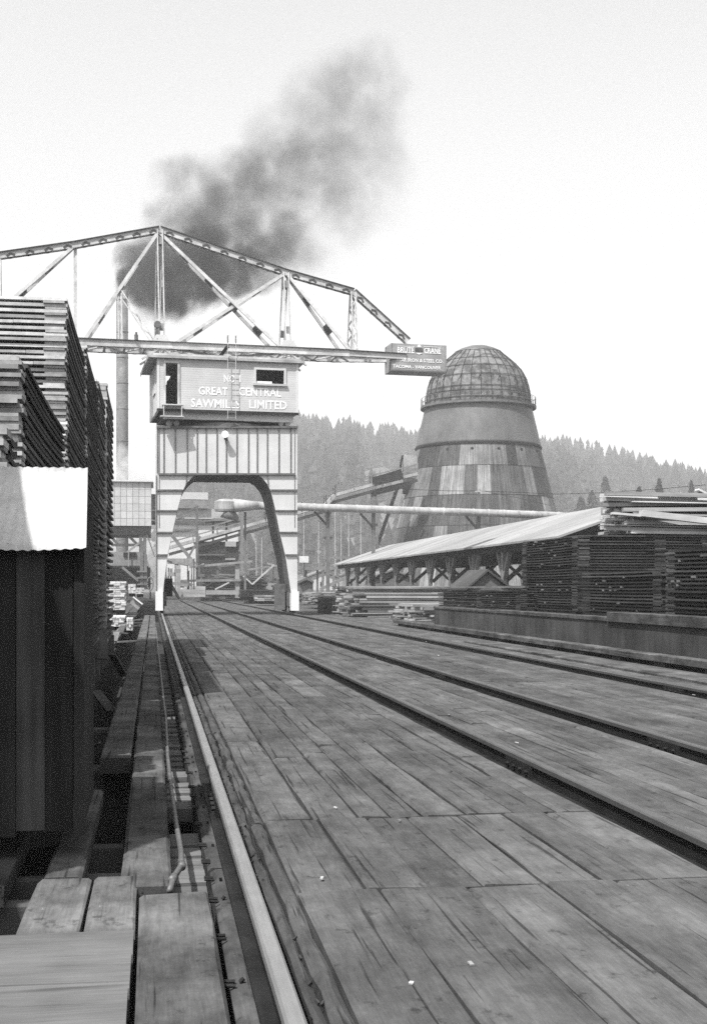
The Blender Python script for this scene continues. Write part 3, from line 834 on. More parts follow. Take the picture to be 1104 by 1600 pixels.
for (r_, v) in ((79.3, 613), (74.5, 595), (66, 580), (53, 567), (80.5, 620), (81.4, 630)):
    mb = MB(); mb.tube([(cx_ + (r_ + 1.1) * mp * math.cos(2 * math.pi * k / 64), cy_ + (r_ + 1.1) * mp * math.sin(2 * math.pi * k / 64), bz(v)) for k in range(65)], 0.032, 5); mb.build('hoop', M['black'], t)
for k in range(16):                          # braces of the lower cage
    a = 2 * math.pi * k / 16; a2 = a + 0.19
    mb = MB(); mb.tube([(cx_ + 82.5 * mp * math.cos(a), cy_ + 82.5 * mp * math.sin(a), bz(632)), (cx_ + 76 * mp * math.cos(a2), cy_ + 76 * mp * math.sin(a2), bz(596))], 0.04, 4); mb.build('cage_brace', M['black'], t)
# feed drum
d0 = P(629, 741, YB + .5); d1 = P(668, 742, YB)
mb = MB()
mb.tube([d0, d1], 30 * mp, 24, cap=False); mb.tube([d0 + Vector((-.02, 0, 0)), d0 + Vector((.25, 0, 0))], 31 * mp, 24, cap=False)
o = mb.build('feed_drum', M['iron'], t); md = o.modifiers.new('thick', 'SOLIDIFY'); md.thickness = 0.08
# faint painted mark on the band
# ------------------------------------------------------------------ refuse conveyor up to the burner
def truss_conveyor(label, pts, wd, ht, posts, railing=True, tone=1.0, mat='post'):
    r = thing('conveyor', label, 'conveyor', (pts[0].x, pts[0].y, 0), 'inclined refuse conveyors')
    mb = MB(); mb2 = MB(); mb3 = MB()
    for i in range(len(pts) - 1):
        a, c_ = pts[i], pts[i + 1]
        mb.bar(a, c_, wd, ht * .36, tone=2.6 * tone)
        d = Vector((0, 0, -ht * .78)); mb2.bar(a + d, c_ + d, wd * .8, ht * .32, tone=1.2)
        if railing:
            n = max(2, int((c_ - a).length / 2.2))
            for k in range(n + 1):
                q = a.lerp(c_, k / n)
                for s in (-1, 1): mb3.bar(q + Vector((0, s * wd / 2, 0)), q + Vector((0, s * wd / 2, 1.05)), 0.07, 0.07, (1, 0, 0), 1.3)
            for s in (-1, 1):
                for h in (.55, 1.05):
                    z = Vector((0, s * wd / 2, h)); mb3.bar(a + z, c_ + z, 0.07, 0.07, tone=1.3)
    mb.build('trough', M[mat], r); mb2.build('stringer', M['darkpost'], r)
    if railing: mb3.build('handrail', M['post'], r)
    for (p, spread) in posts:
        mb = MB()
        for s in (-1, 1): mb.bar((p.x + s * spread * .5, p.y - .3, -0.06), (p.x + s * .15, p.y - .3, p.z), 0.26, 0.26, (0, 1, 0), 1.1)
        for h in (.35, .7): mb.bar((p.x - spread * .4, p.y - .5, p.z * h), (p.x + spread * .4, p.y - .5, p.z * h), .1, .2, tone=.9)
        mb.build('bent', M['post'], r)
    return r
YC = 137.0
cpts = [P(264, 856, YC), P(414, 814, YC), P(470, 800, YC), P(508, 789, YC), P(522, 774, YC), P(580, 758, YC), P(650, 741, YC)]
truss_conveyor('long railed conveyor climbing from the mill past the crane to the burner drum', cpts, 1.6, 0.9, [(P(512, 795, YC), 1.4), (P(583, 766, YC), 1.2), (P(380, 828, YC), 1.4)])
t = thing('strut', 'dark slanting strut between conveyor and burner', 'strut', P(592, 846, YC + 2))
mb = MB(); mb.bar(P(590, 850, YC + 2), P(622, 758, YC + 2), .35, .35, (0, 1, 0)); mb.build('strut_timber', M['darkpost'], t)
mb = MB(); mb.box(-.5, .5, -.5, .5, 0, .3, 1, fn=lambda x, y, z: Vector((P(590, 850, YC + 2).x + x, YC + 2 + y, -.06 + z))); mb.build('footing', M['conc'], t)
mb = MB()
for (u0, v0, u1, v1) in ((583, 753, 628, 740), (583, 771, 642, 756)): mb.bar(P(u0, v0, YC - 1), P(u1, v1, YC - 1), .2, 1.0 if v0 < 760 else .5, tone=.6)
tag(mb.build('conveyor_hood', M['darkpost'], at=P(583, 760, YC)), 'dark boarded side of the conveyor head at the burner drum', 'hood')

# blow pipe with cyclone
t = thing('blow_pipe', 'long pale blow pipe running level across the burner', 'pipe', P(640, 797, 118))
mb = MB(); pp = [P(405, 790, 112), P(470, 792, 112), P(560, 795, 112), P(650, 798, 112), P(745, 801, 112), P(840, 804.5, 112), P(918, 808, 112)]
pipe_r = 6.0 * ppm(pp[2]); mb.tube(pp, pipe_r, 14); mb.build('pipe_run', M['pipe'], t, smooth=True)
for k in range(24):
    f = k / 24 * 5.9; i = int(f); q = pp[i].lerp(pp[i + 1], f - i); d = (pp[i + 1] - pp[i]).normalized()
    mb = MB(); mb.tube([q - d * .08, q + d * .08], pipe_r * 1.07, 14, rng.uniform(.8, 1.2)); mb.build('seam_band', M['pipe'], t)
for u, v in ((583, 797), (747, 801), (512, 794)):
    mb = MB(); q = P(u, v, 112.6); mb.bar((q.x, q.y, -.1), q + Vector((0, 0, 1.6 if u == 747 else -.1)), .3, .3, (0, 1, 0)); mb.bar(q + Vector((0, 0, -1.6)), q + Vector((-1.2, 0, -.3)), .18, .18, (0, 1, 0), .6); mb.build('post', M['post'], t)
t = thing('cyclone', 'pale cyclone hood with a cone, at the end of the blow pipe', 'cyclone', P(355, 800, 112))
mb = MB(); q = P(352, 800, 112); m1 = ppm(q)
mb.lathe((q.x, q.y), [(16 * m1, CAMZ + (HOR - 799) * m1), (17 * m1, CAMZ + (HOR - 796) * m1), (17 * m1, CAMZ + (HOR - 784) * m1), (9 * m1, CAMZ + (HOR - 780) * m1)], 24, capt=True, capb=True); mb.build('drum', M['pipe'], t)
mb = MB(); mb.tube([P(352, 797, 112), P(372, 812, 112)], [14 * m1, 3 * m1], 16); mb.build('cone', M['grey'], t, smooth=True)
mb = MB(); mb.tube([P(365, 790, 111.5), P(405, 790, 112)], [11 * m1, 6 * m1], 14); mb.build('reducer', M['pipe'], t, smooth=True)
q = P(383, 795, 112.4); mb = MB(); mb.box(q.x - .09, q.x + .09, q.y - .09, q.y + .09, -.1, q.z - .3, 1.1); mb.build('leg', M['post'], t)

# ------------------------------------------------------------------ smoke stack
YK = 168.0
k0 = P(191.5, 455, YK); mk = ppm(k0)
t = thing('smoke_stack', 'tall slim steel smoke stack trailing black smoke', 'chimney', (k0.x, k0.y, 0))
mb = MB(); mb.lathe((k0.x, k0.y), [(9.3 * mk, 0), (9.0 * mk, CAMZ + (HOR - 700) * mk), (8.6 * mk, k0.z), (7.6 * mk, k0.z), (7.6 * mk, k0.z - 3)], 24); mb.build('barrel', M['iron'], t, smooth=True)
for v in (470, 520, 560, 600, 640, 690):
    mb = MB(); mb.lathe((k0.x, k0.y), [(9.2 * mk, CAMZ + (HOR - v) * mk), (9.45 * mk, CAMZ + (HOR - v) * mk + .05), (9.2 * mk, CAMZ + (HOR - v) * mk + .14)], 24); mb.build('band', M['iron'], t)
mb = MB(); mb.tube([(k0.x - 8.9 * mk, k0.y - 1.0 * mk, 3), (k0.x - 8.7 * mk, k0.y - 1.0 * mk, k0.z - .5)], 0.05, 5, .6); mb.build('ladder', M['cranedark'], t)

# ------------------------------------------------------------------ the crane
Yf, DEP = 60.2, 4.7
Cx, Cy = 3.42, Yf + DEP / 2
CR = thing('hammerhead_crane', 'tall travelling gantry crane with riveted legs, boarded cab and long truss boom', 'crane', (Cx, Cy, 0.12))
def FP(u, v, dy=0.0): 
    q = P(u, v, Yf); return Vector((q.x, q.y + dy, q.z))
E = Vector((0, DEP, 0))
gz1 = FP(355, 667).z; gz0 = FP(355, 741).z
gx0 = FP(243.5, 700).x; gx1 = FP(464.5, 700).x
mb = MB(); mb.box(gx0, gx1, Yf, Yf + DEP, gz0, gz1); mb.build('girder', M['crane'], CR)
legL = [(243.5, 741.5), (243.5, 925), (254.5, 925), (262, 867), (269.5, 832), (277, 798), (285, 768), (291, 756), (299, 747), (306, 741.5)]
legR = [(464.5, 741.5), (464.5, 925), (454.5, 925), (446, 869), (437, 832), (430.5, 798), (423.5, 768), (418, 757), (410, 747), (402.5, 741.5)]
for poly in (legL, legR):
    mb = MB()
    q = [FP(*p) for p in poly]
    q[0].z = q[-1].z = gz0 - .003
    mb.prism(q, E); mb.build('leg', M['crane'], CR)
for poly in (legL, legR):                      # added dark plates: shade inside the arch put into colour
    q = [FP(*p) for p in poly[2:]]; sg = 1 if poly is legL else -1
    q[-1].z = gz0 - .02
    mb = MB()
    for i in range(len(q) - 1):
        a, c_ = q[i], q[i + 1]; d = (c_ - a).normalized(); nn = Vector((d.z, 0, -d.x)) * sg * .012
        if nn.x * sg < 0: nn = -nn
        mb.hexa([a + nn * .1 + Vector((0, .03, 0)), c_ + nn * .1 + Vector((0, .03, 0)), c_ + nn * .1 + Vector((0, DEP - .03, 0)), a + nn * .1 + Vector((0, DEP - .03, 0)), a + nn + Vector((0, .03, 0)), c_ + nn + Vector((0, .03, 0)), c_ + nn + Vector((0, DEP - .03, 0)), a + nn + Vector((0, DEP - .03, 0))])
    mb.build('soffit_shade_plate', M['cranedark'], CR)
mb = MB(); mb.box(FP(306, 742).x, FP(402.5, 742).x, Yf + .03, Yf + DEP - .03, gz0 - .012, gz0 - .001); mb.build('soffit_shade_plate', M['cranedark'], CR)
# feet: pale plates and wheel trucks
for (u0, u1, xr) in ((243, 254.8, XL), (454.6, 466.5, X4)):
    mb = MB(); a = FP(u0, 924); c_ = FP(u1, 954); mb.box(a.x, c_.x, Yf - .14, Yf + .5, c_.z, a.z, 1.25); mb.build('foot_plate', M['crane'], CR)
    mb = MB(); mb.box(xr - .22, xr + .22, Yf + .55, Yf + DEP + .5, 0.45, 1.12, .9); mb.build('wheel_truck', M['cranedark'], CR)
    for yy in (Yf + .28, Yf + 1.4, Yf + DEP - .6, Yf + DEP + .3):
        mb = MB(); mb.tube([(xr - .07, yy, .42), (xr + .07, yy, .42)], .30, 20); mb.tube([(xr - .12, yy, .42), (xr + .12, yy, .42)], .1, 10); mb.build('wheel', M['black'], CR)
mb = MB(); mb.bar(Vector((XL + .35, Yf + 1.0, 1.6)), Vector((XL + .8, Yf + 1.2, .8)), .14, .2, (0, 1, 0)); mb.build('drive_arm', M['cranedark'], CR)
mb = MB(); mb.box(XL + .1, XL + .5, Yf + .9, Yf + 1.9, .9, 1.75); mb.build('drive_box', M['black'], CR)
mb = MB(); mb.box(X4 - .75, X4 - .3, Yf + 1.2, Yf + 2.0, .25, 1.5); mb.build('drive_box', M['cranedark'], CR)
# stiffeners
def stiff(pa, pb, wd=.042, pr=.05, mat='cranedark', nm='stiffener'):
    mb = MB(); a = FP(*pa, dy=-pr / 2 - .002); c_ = FP(*pb, dy=-pr / 2 - .002); mb.bar(a, c_, wd, pr, (0, 1, 0)); return mb.build(nm, M[mat], CR)
for u in (246, 256, 274, 292.7, 308, 322, 339, 353.5, 370, 388, 401.7, 417.5, 435.6, 454):
    stiff((u, 669.5), (u, 738.5))
stiff((248, 741), (461, 741), .085, .10); stiff((245, 667.6), (465, 667.6), .10, .12)
for v, ul, ur in ((766, 285.5, 423), (798, 277, 430.5), (832, 269.5, 437), (867, 262, 446)):
    stiff((244, v), (ul, v), .07, .08); stiff((ur, v), (464.5, v), .07, .08)
stiff((244.3, 742.5), (244.3, 924)); stiff((292, 743), (290.8, 757), .04); stiff((417.5, 743), (419, 757), .04)
mb = MB()
for ux, vv in ((246, 0), (463, 0)):
    for k in range(90):
        v = 672 + k * 1.7; q = FP(ux + (3 if ux < 300 else -2.5), v, -.012); mb.box(q.x - .015, q.x + .015, q.y - .012, q.y + .006, q.z - .015, q.z + .015)
mb.build('rivets', M['cranedark'], CR)['kind'] = 'stuff'
# lamp on the girder
mb = MB(); q = FP(351, 679, -.3); mb.tube([q + Vector((0, .1, 0)), q + Vector((0, -.05, -.02)), q + Vector((0, -.12, -.03))], [.06, .16, .17], 14); mb.build('lamp_shade', M['lamp'], CR)
mb = MB(); mb.tube([FP(352.5, 682), q + Vector((.03, .1, -.05))], .05, 6); mb.tube([FP(352.8, 683.5, -.1), FP(352.8, 688, -.1)], .09, 8); mb.build('lamp_bracket', M['cranedark'], CR)
# slewing ring and rollers
mb = MB(); mb.lathe((Cx, Cy), [(1.6, gz1 + .002), (2.32, gz1 + .002), (2.32, gz1 + .2), (2.2, gz1 + .24), (1.6, gz1 + .24)], 72, capt=True); mb.build('slewing_ring', M['cranedark'], CR)

# ---- upper works turn on the gantry
TH = R(4.3)
ex = Vector((math.cos(TH), math.sin(TH), 0)); ey = Vector((-math.sin(TH), math.cos(TH), 0))
def W(x, y, z): return Vector((Cx, Cy, 0)) + ex * x + ey * y + Vector((0, 0, z))
def PP(u, v, ly):
    d = ray(u, v); n = ey; t_ = ((Vector((Cx, Cy, 0)) + ey * ly) - O3).dot(n) / d.dot(n); return O3 + d * t_
def LX(u, v, ly): 
    q = PP(u, v, ly); return (q - Vector((Cx, Cy, 0))).dot(ex), q.z
CF = -2.45                                   # cab front plane
xa, _ = LX(246, 600, CF); xb, _ = LX(465.5, 600, CF)
zt = LX(355, 563, CF)[1]; zb = LX(355, 643.5, CF)[1]
def lrect(u0, v0, u1, v1, ly=CF):
    a = LX(u0, v0, ly); c_ = LX(u1, v1, ly); return min(a[0], c_[0]), max(a[0], c_[0]), min(a[1], c_[1]), max(a[1], c_[1])
def wall(mb, fn, x0, x1, z0, z1, y0, y1, holes):
    xs = sorted({x0, x1} | {h[0] for h in holes} | {h[1] for h in holes})
    for i in range(len(xs) - 1):
        m_ = (xs[i] + xs[i + 1]) / 2
        hs = sorted([h for h in holes if h[0] < m_ < h[1]], key=lambda h: h[2])
        z = z0
        for h in hs:
            if h[2] > z: mb.box(xs[i], xs[i + 1], y0, y1, z, h[2], 1, fn)
            z = h[3]
        if z < z1: mb.box(xs[i], xs[i + 1], y0, y1, z, z1, 1, fn)
D = lrect(259, 567, 277.5, 633); WN = lrect(400, 577.5, 443.5, 600.5)
mb = MB(); wall(mb, W, xa, xb, zb, zt, CF, CF + .1, [D, WN]); mb.build('front_wall', M['siding'], CR)
BK = 2.35
bwin = lrect(258, 583, 270, 601.5, BK)
mb = MB(); wall(mb, W, xa, xb, zb, zt, BK, BK + .1, [bwin]); mb.build('back_wall', M['siding'], CR)
fnL = lambda x, y, z: W(xa + y, x, z); fnR = lambda x, y, z: W(xb - .1 + y, x, z)
mb = MB(); wall(mb, fnL, CF + .102, BK - .002, zb, zt, 0, .1, [(-1.3, -.2, zb + 1.0, zt - .35)]); mb.build('side_wall', M['siding'], CR)
mb = MB(); wall(mb, fnR, CF + .102, BK - .002, zb, zt, 0, .1, []); mb.build('side_wall', M['siding'], CR)
mb = MB(); mb.box(xa + .1, xb - .1, CF + .1, BK, zb + .002, zb + .06, .5, W); mb.build('cab_floor', M['darkpost'], CR)
mb = MB(); mb.box(xa + .9, xb - .102, CF + 1.6, BK - .05, zb + .07, zt - .3, 1, W); mb.build('machinery', M['black'], CR)
mb = MB()
mb.box(xa - .42, xb + .3, CF - .14, BK + .3, zt + .002, zt + .11, 1, W); mb.box(xa - .2, xb + .1, CF - .08, BK + .1, zt + .112, zt + .2, .9, W); mb.build('cab_roof', M['truss'], CR)
mb = MB(); mb.box(xa - .40, xb + .28, CF - .16, CF - .142, zt - .02, zt + .10, .75, W); mb.box(xa - .44, xa - .422, CF - .14, BK + .3, zt - .08, zt + .1, .55, W); mb.build('fascia', M['truss'], CR)
def frame(mb, h, wd=.1, pr=.05, y=CF, sill=True):
    mb.box(h[0] - wd, h[0], y - pr, y + .06, h[2], h[3], 1, W); mb.box(h[1], h[1] + wd, y - pr, y + .06, h[2], h[3], 1, W)
    mb.box(h[0] - wd, h[1] + wd, y - pr, y + .06, h[3] + .002, h[3] + wd, 1, W)
    if sill: mb.box(h[0] - wd * 1.5, h[1] + wd * 1.5, y - pr * 2, y + .06, h[2] - wd, h[2] - .002, .8, W)
mb = MB(); frame(mb, D); mb.build('door_frame', M['truss'], CR)
mb = MB(); frame(mb, WN); mb.box(WN[0], WN[0] + (WN[1] - WN[0]) * .57, CF + .02, CF + .05, WN[2], WN[2] + .11, 1.5, W); mb.build('window_frame', M['crane'], CR)
mb = MB()
for q in (-1.35, -.75, -.2): mb.box(xa - .04, xa + .05, q - .03, q + .05, zb + .95, zt - .3, 1, W)
for q in (zb + .95, zt - .35): mb.box(xa - .05, xa + .04, -1.4, -.1, q - .04, q + .04, 1, W)
mb.build('side_window_frame', M['crane'], CR)
mb = MB(); mb.box(xa - .02, xa + .1, CF - .02, CF - .004, zb, zt, 1.1, W); mb.box(xb - .1, xb + .02, CF - .02, CF - .004, zb, zt, 1.1, W); mb.build('corner_trim', M['crane'], CR)
mb = MB(); mb.box(xa - .03, xb + .03, CF - .04, CF - .005, zb - .06, zb + .06, .25, W); mb.build('skirt_strip', M['cranedark'], CR)
# underframe
u0 = LX(256, 655, CF + .25); u1 = LX(458, 655, CF + .25)
zu = LX(355, 657, CF + .25)[1]
for qa, qb in ((CF + .2, CF + .45), (BK - .45, BK - .2)):
    mb = MB(); mb.box(u0[0], u1[0], qa, qb, zu, zb - .02, .95, W); mb.build('underframe_beam', M['crane'], CR)
mb = MB(); mb.box(u0[0], u1[0], CF + .46, BK - .46, zu + .05, zb - .02, .8, W); mb.build('underframe_floor', M['black'], CR)
for u in (270, 444):
    mb = MB()
    for k in (-.16, .16):
        q = PP(u, 661.5, CF + .45); q = q + ex * k; mb.tube([q - ey * .1, q + ey * .1], .13, 14, 2.2)
    mb.build('roller', M['cranedark'], CR)
# door step
mb = MB()
s = lrect(253, 632, 286, 635); mb.box(s[0], s[1], CF - .35, CF - .05, s[2], s[2] + .05, 1, W)
s2 = lrect(250, 651, 286, 653.5); mb.box(s2[0], s2[1], CF - .4, CF - .02, s2[2], s2[2] + .06, .8, W)
for u in (256, 284):
    q = LX(u, 640, CF - .3); mb.box(q[0] - .02, q[0] + .02, CF - .33, CF - .29, s2[2], s[2], 1, W)
mb.build('door_step', M['truss'], CR)
# cab ladder
mb = MB()
lzA = LX(355, 533, CF - .5)[1]; lzB = LX(355, 655, CF - .12)[1]
lx0 = LX(355.5, 600, CF - .12)[0]; lx1 = LX(368, 600, CF - .12)[0]
for q in (lx0, lx1): mb.bar(W(q, CF - .2, lzB), W(q, CF - .2, lzA), .022, .022, (0, 1, 0))
nr = 14
for k in range(nr):
    z = lzB + (lzA - lzB) * (k + .3) / nr; mb.bar(W(lx0, CF - .2, z), W(lx1, CF - .2, z), .018, .018, tone=.7)
for q in (lx0, lx1): mb.tube([W(q, CF - .2, lzA), W(q, CF - .17, lzA + .3), W(q + .05, CF + .1, lzA + .38)], .035, 6, .4)
mb.build('ladder', M['truss'], CR)
# lettering
def text(word, u0, vb0, u1, vt, ly, mat, parent, name='lettering', push=0.012):
    cu = bpy.data.curves.new('txt', 'FONT'); cu.body = word; cu.extrude = 0.004; cu.resolution_u = 2; cu.offset = 0.012
    o = bpy.data.objects.new('txt', cu); C.objects.link(o)
    dg = bpy.context.evaluated_depsgraph_get(); dg.update()
    me = bpy.data.meshes.new_from_object(o.evaluated_get(dg))
    bpy.data.objects.remove(o)
    xs = [v.co.x for v in me.vertices]; ys = [v.co.y for v in me.vertices]
    x0_, x1_, y0_, y1_ = min(xs), max(xs), min(ys), max(ys)
    A = LX(u0, vb0, ly); B_ = LX(u1, vb0, ly); T_ = LX(u0, vt, ly)
    org = ORG[parent.name]
    for v in me.vertices:
        fx = (v.co.x - x0_) / (x1_ - x0_); fy = (v.co.y - y0_) / (y1_ - y0_)
        v.co = W(A[0] + (B_[0] - A[0]) * fx, ly - push + v.co.z * .5, A[1] + (T_[1] - A[1]) * fy) - org
    me.name = name; me.materials.clear(); me.materials.append(mat)
    o = bpy.data.objects.new(name, me); C.objects.link(o); o.parent = parent; ORG[o.name] = org
    return o
text('NO', 350, 597.5, 367, 585.5, CF, M['letter'], CR); text('1', 373, 597.5, 376, 586, CF, M['letter'], CR)
text('GREAT', 310.5, 616.5, 356, 604, CF, M['letter'], CR); text('CENTRAL', 373, 618, 439, 605, CF, M['letter'], CR)
text('SAWMILLS', 298.5, 636, 375, 622.5, CF, M['letter'], CR); text('LIMITED', 389.5, 638, 448, 625, CF, M['letter'], CR)

# ---- truss boom
def laced(a, c_, sep, flat, up, mat='truss', step=.9, zig=True, name='truss_member', cover=None, seed=1):
    """two flats with lacing between them; UP is the direction in which the flats are set apart"""
    rg = random.Random(seed)
    a = Vector(a); c_ = Vector(c_); up = Vector(up); d = (c_ - a); L = d.length; d.normalize()
    side = (up - d * up.dot(d)).normalized()
    mb = MB()
    for s in (-1, 1): mb.bar(a + side * s * sep / 2, c_ + side * s * sep / 2, flat, .05, side, 1.05)
    n = max(2, int(L / step))
    for k in range(n):
        p = a + d * (L * k / n); q = a + d * (L * (k + 1) / n); mid = (p + q) / 2
        if zig:
            mb.bar(p - side * sep / 2, mid + side * sep / 2, .07, .03, d.cross(side), .95); mb.bar(mid + side * sep / 2, q - side * sep / 2, .07, .03, d.cross(side), .95)
        else:
            if k % 2 == 0: mb.bar(mid - d * .18, mid + d * .18, sep * .9, .03, d.cross(side), .5)
    o = mb.build(name, M[mat], CR)
    if cover:
        mb = MB(); wdir = d.cross(side).normalized()
        mb.bar(a + side * (sep / 2 + .045), c_ + side * (sep / 2 + .045), cover, .035, side, 1); mb.build('cover_plate', M['cranedark'], CR)
    return o
def chord(a, c_, wd, ht, seed, marks=True, cover=True):
    """box chord: two side plates, dark cover on top, lacing below"""
    a = Vector(a); c_ = Vector(c_); d = (c_ - a).normalized(); L = (c_ - a).length
    sd = ey.copy(); up = sd.cross(d).normalized()
    if up.z < 0: up = -up
    mb = MB()
    for s in (-1, 1): mb.bar(a + sd * s * wd / 2, c_ + sd * s * wd / 2, .03, ht, up, 1.05)
    n = max(2, int(L / .8))
    for k in range(n):
        p = a + d * (L * k / n) - up * ht / 2; q = a + d * (L * (k + 1) / n) - up * ht / 2; m2 = (p + q) / 2
        mb.bar(p - sd * wd / 2, m2 + sd * wd / 2, .09, .02, up, 1.0); mb.bar(m2 + sd * wd / 2, q - sd * wd / 2, .09, .02, up, 1.0)
        if not marks: continue
        pl = a + d * (L * (k + .35) / n) + sd * (-wd / 2 - .018) - up * ht * .22  # dark slips stand in for the shaded openings of the lacing
        mb.bar(pl - up * .02, pl + d * .2 + up * .08, .10, .02, sd, .16); mb.bar(pl + d * .38 - up * .02, pl + d * .2 + up * .08, .10, .02, sd, .16)
    mb.build('chord', M['truss'], CR)
    if cover:
        mb = MB(); mb.bar(a + up * (ht / 2 + .02), c_ + up * (ht / 2 + .02), wd + .16, .04, up, .6); mb.build('cover_plate', M['cranedark'], CR)
top = [PP(u, v, 0) for u, v in ((-260, 505), (-130, 424), (0, 400.5), (118, 383.5), (249.5, 360), (446, 427), (551, 457), (636, 534))]
for i in range(len(top) - 1): chord(top[i], top[i + 1], .34, .27, i)
LYB = 0.8
nb = PP(250, 540, -LYB); zc_ = nb.z
lxl = (top[0] - W(0, 0, 0)).dot(ex); lxr = LX(636, 545, -LYB)[0]
for s in (-1, 1):
    xr_ = lxr if s > 0 else lxr
    a = W(lxl, s * LYB, zc_); c_ = W(xr_, s * LYB * .55, zc_ + .02)
    mid = W((LX(545, 545, -LYB)[0]), s * LYB, zc_)
    chord(a, mid, .22, .3, 9 + s, False); chord(mid, c_, .2, .26, 12 + s, False)
    # lower flange line of the chord
bx = [LX(u, 545, 0)[0] for u in (-130, 0, 118, 187, 250, 446, 550)]
# cross lacing between the bottom chords
mb = MB(); n = 26
for k in range(n):
    x0_ = lxl + (bx[-1] - lxl) * k / n; x1_ = lxl + (bx[-1] - lxl) * (k + 1) / n; s = 1 if k % 2 else -1
    mb.bar(W(x0_, -LYB * s, zc_ - .1), W(x1_, LYB * s, zc_ - .1), .1, .06); mb.bar(W(x0_, -LYB, zc_ - .1), W(x0_, LYB, zc_ - .1), .12, .08, tone=.9)
mb.build('bottom_lacing', M['truss'], CR)
def web(pt, lx_, seed, sep=.2, both=True, zb_=None, zig=False):
    """web member pair from a top point to the two bottom chords"""
    for s in ((-1, 1) if both else (0,)):
        q = W(lx_, s * LYB, zc_ if zb_ is None else zb_)
        d = (q - pt).normalized(); side = d.cross(ey)
        mb = MB(); a_ = pt + ey * s * .1; mb.bar(a_, q, .1, .15, side, 1.05)
        mb.build('web_member', M['truss'], CR)
    if both:
        mb = MB(); qa, qb = W(lx_, -LYB, zc_ if zb_ is None else zb_), W(lx_, LYB, zc_ if zb_ is None else zb_); nn = max(3, int((qa - pt).length / 1.5))
        for k in range(1, nn):
            f = k / nn; A1 = (pt - ey * .1).lerp(qa, f); B1 = (pt + ey * .1).lerp(qb, f); dd = (qa - pt).normalized()
            mb = MB(); mb.bar(A1, B1, .5, .03, dd.cross(ey), .28); mb.build('batten_plate', M['truss'], CR)
web(top[4], LX(129, 528, 0)[0], 1, .2); web(top[4] + Vector((0, 0, -.15)), LX(440, 540, 0)[0], 3, .26)
web(top[5], LX(265, 532, 0)[0], 5, .2); web(top[5], LX(545, 548, 0)[0], 7, .26)
web(top[3], LX(42, 468, 0)[0] - 2.6, 9, .2); web(top[2], LX(118, 540, 0)[0], 11, .2) if False else None
# the long diagonal at the boom side meets the chord further out
web(top[3], bx[2], 13, .15, both=False); web(top[1], bx[1], 15, .2); web(top[1], bx[0], 16, .15); web(top[2], bx[1], 17, .15)
sub = PP(187, 455, -.4)
laced(sub, W(bx[3], -LYB, zc_), .16, .12, ex, step=.8, seed=20); laced(sub, W(LX(241, 530, 0)[0], -LYB, zc_), .2, .12, (0, 0, 1), step=.9, seed=21)
# posts: A shaped, standing on the cab
zr = zt + .2
for i, (pt, xx) in enumerate(((top[4], bx[4]), (top[5], bx[5]))):
    for s in (-1, 1):
        laced(pt + ey * s * .12, W(xx + (.05 if s < 0 else -.1), s * LYB, zr), .24, .2, ex, step=1.0, zig=False, name='post', seed=30 + i)
    for s in (-1, 1):
        mb = MB(); q = W(xx, s * LYB, zr); mb.bar(q + ex * -.9, q + ex * -.05 + Vector((0, 0, .55)), .16, .08, (0, 0, 1)); mb.bar(q + ex * .9, q + ex * .05 + Vector((0, 0, .55)), .16, .08, (0, 0, 1))
        mb.box(-.25, .25, -.2, .2, .002, .1, 1, lambda x, y, z, q=q: q + ex * x + ey * y + Vector((0, 0, z))); mb.build('post_base', M['truss'], CR)
        mb = MB(); q2 = W(xx, s * LYB * 1.12, zc_); mb.prism([q2 + ex * -.55 + Vector((0, 0, -.1)), q2 + ex * .55 + Vector((0, 0, -.1)), q2 + ex * .25 + Vector((0, 0, .5)), q2 + ex * -.25 + Vector((0, 0, .5))], ey * .03 * s, 1.05); mb.build('gusset', M['crane'], CR)
q = W(bx[6], 0, zc_)
for s in (-1, 1): laced(top[6] + ey * s * .1, W(bx[6], s * LYB, zc_), .22, .16, ex, step=.8, zig=True, name='post', seed=40)
# braces between cab roof and chords
for s in (-1, 1):
    mb = MB(); mb.bar(W(bx[4] + .3, s * LYB, zc_ - .1), W((bx[4] + bx[5]) / 2, s * LYB, zc_ - .42), .07, .1); mb.bar(W(bx[5] - .2, s * LYB, zc_ - .1), W((bx[4] + bx[5]) / 2, s * LYB, zc_ - .42), .07, .1)
    qx = LX(317, 550, 0)[0]; mb.bar(W(qx, s * LYB, zr), W(qx, s * LYB, zc_), .1, .1, (0, 1, 0), .7); mb.build('truss_rod', M['cranedark'], CR)
mb = MB(); mb.bar(PP(344, 557, -1.8), PP(356, 541, -1.8), .16, .12, (0, 1, 0), .3); mb.build('brake_lever', M['black'], CR)
mb = MB(); mb.tube([PP(246, 507, -.8) + ey * -.1, PP(246, 507, -.8) + ey * .1], .16, 14); mb.tube([PP(246, 507, -.8), PP(246, 530, -.9)], .04, 5); mb.build('sheave', M['cranedark'], CR)
mb = MB(); mb.tube([PP(213, 531, -1), PP(213, 523, -1)], .09, 8); mb.tube([PP(213, 523, -1), PP(213, 519, -1)], .05, 6); mb.build('insulator', M['cranedark'], CR)
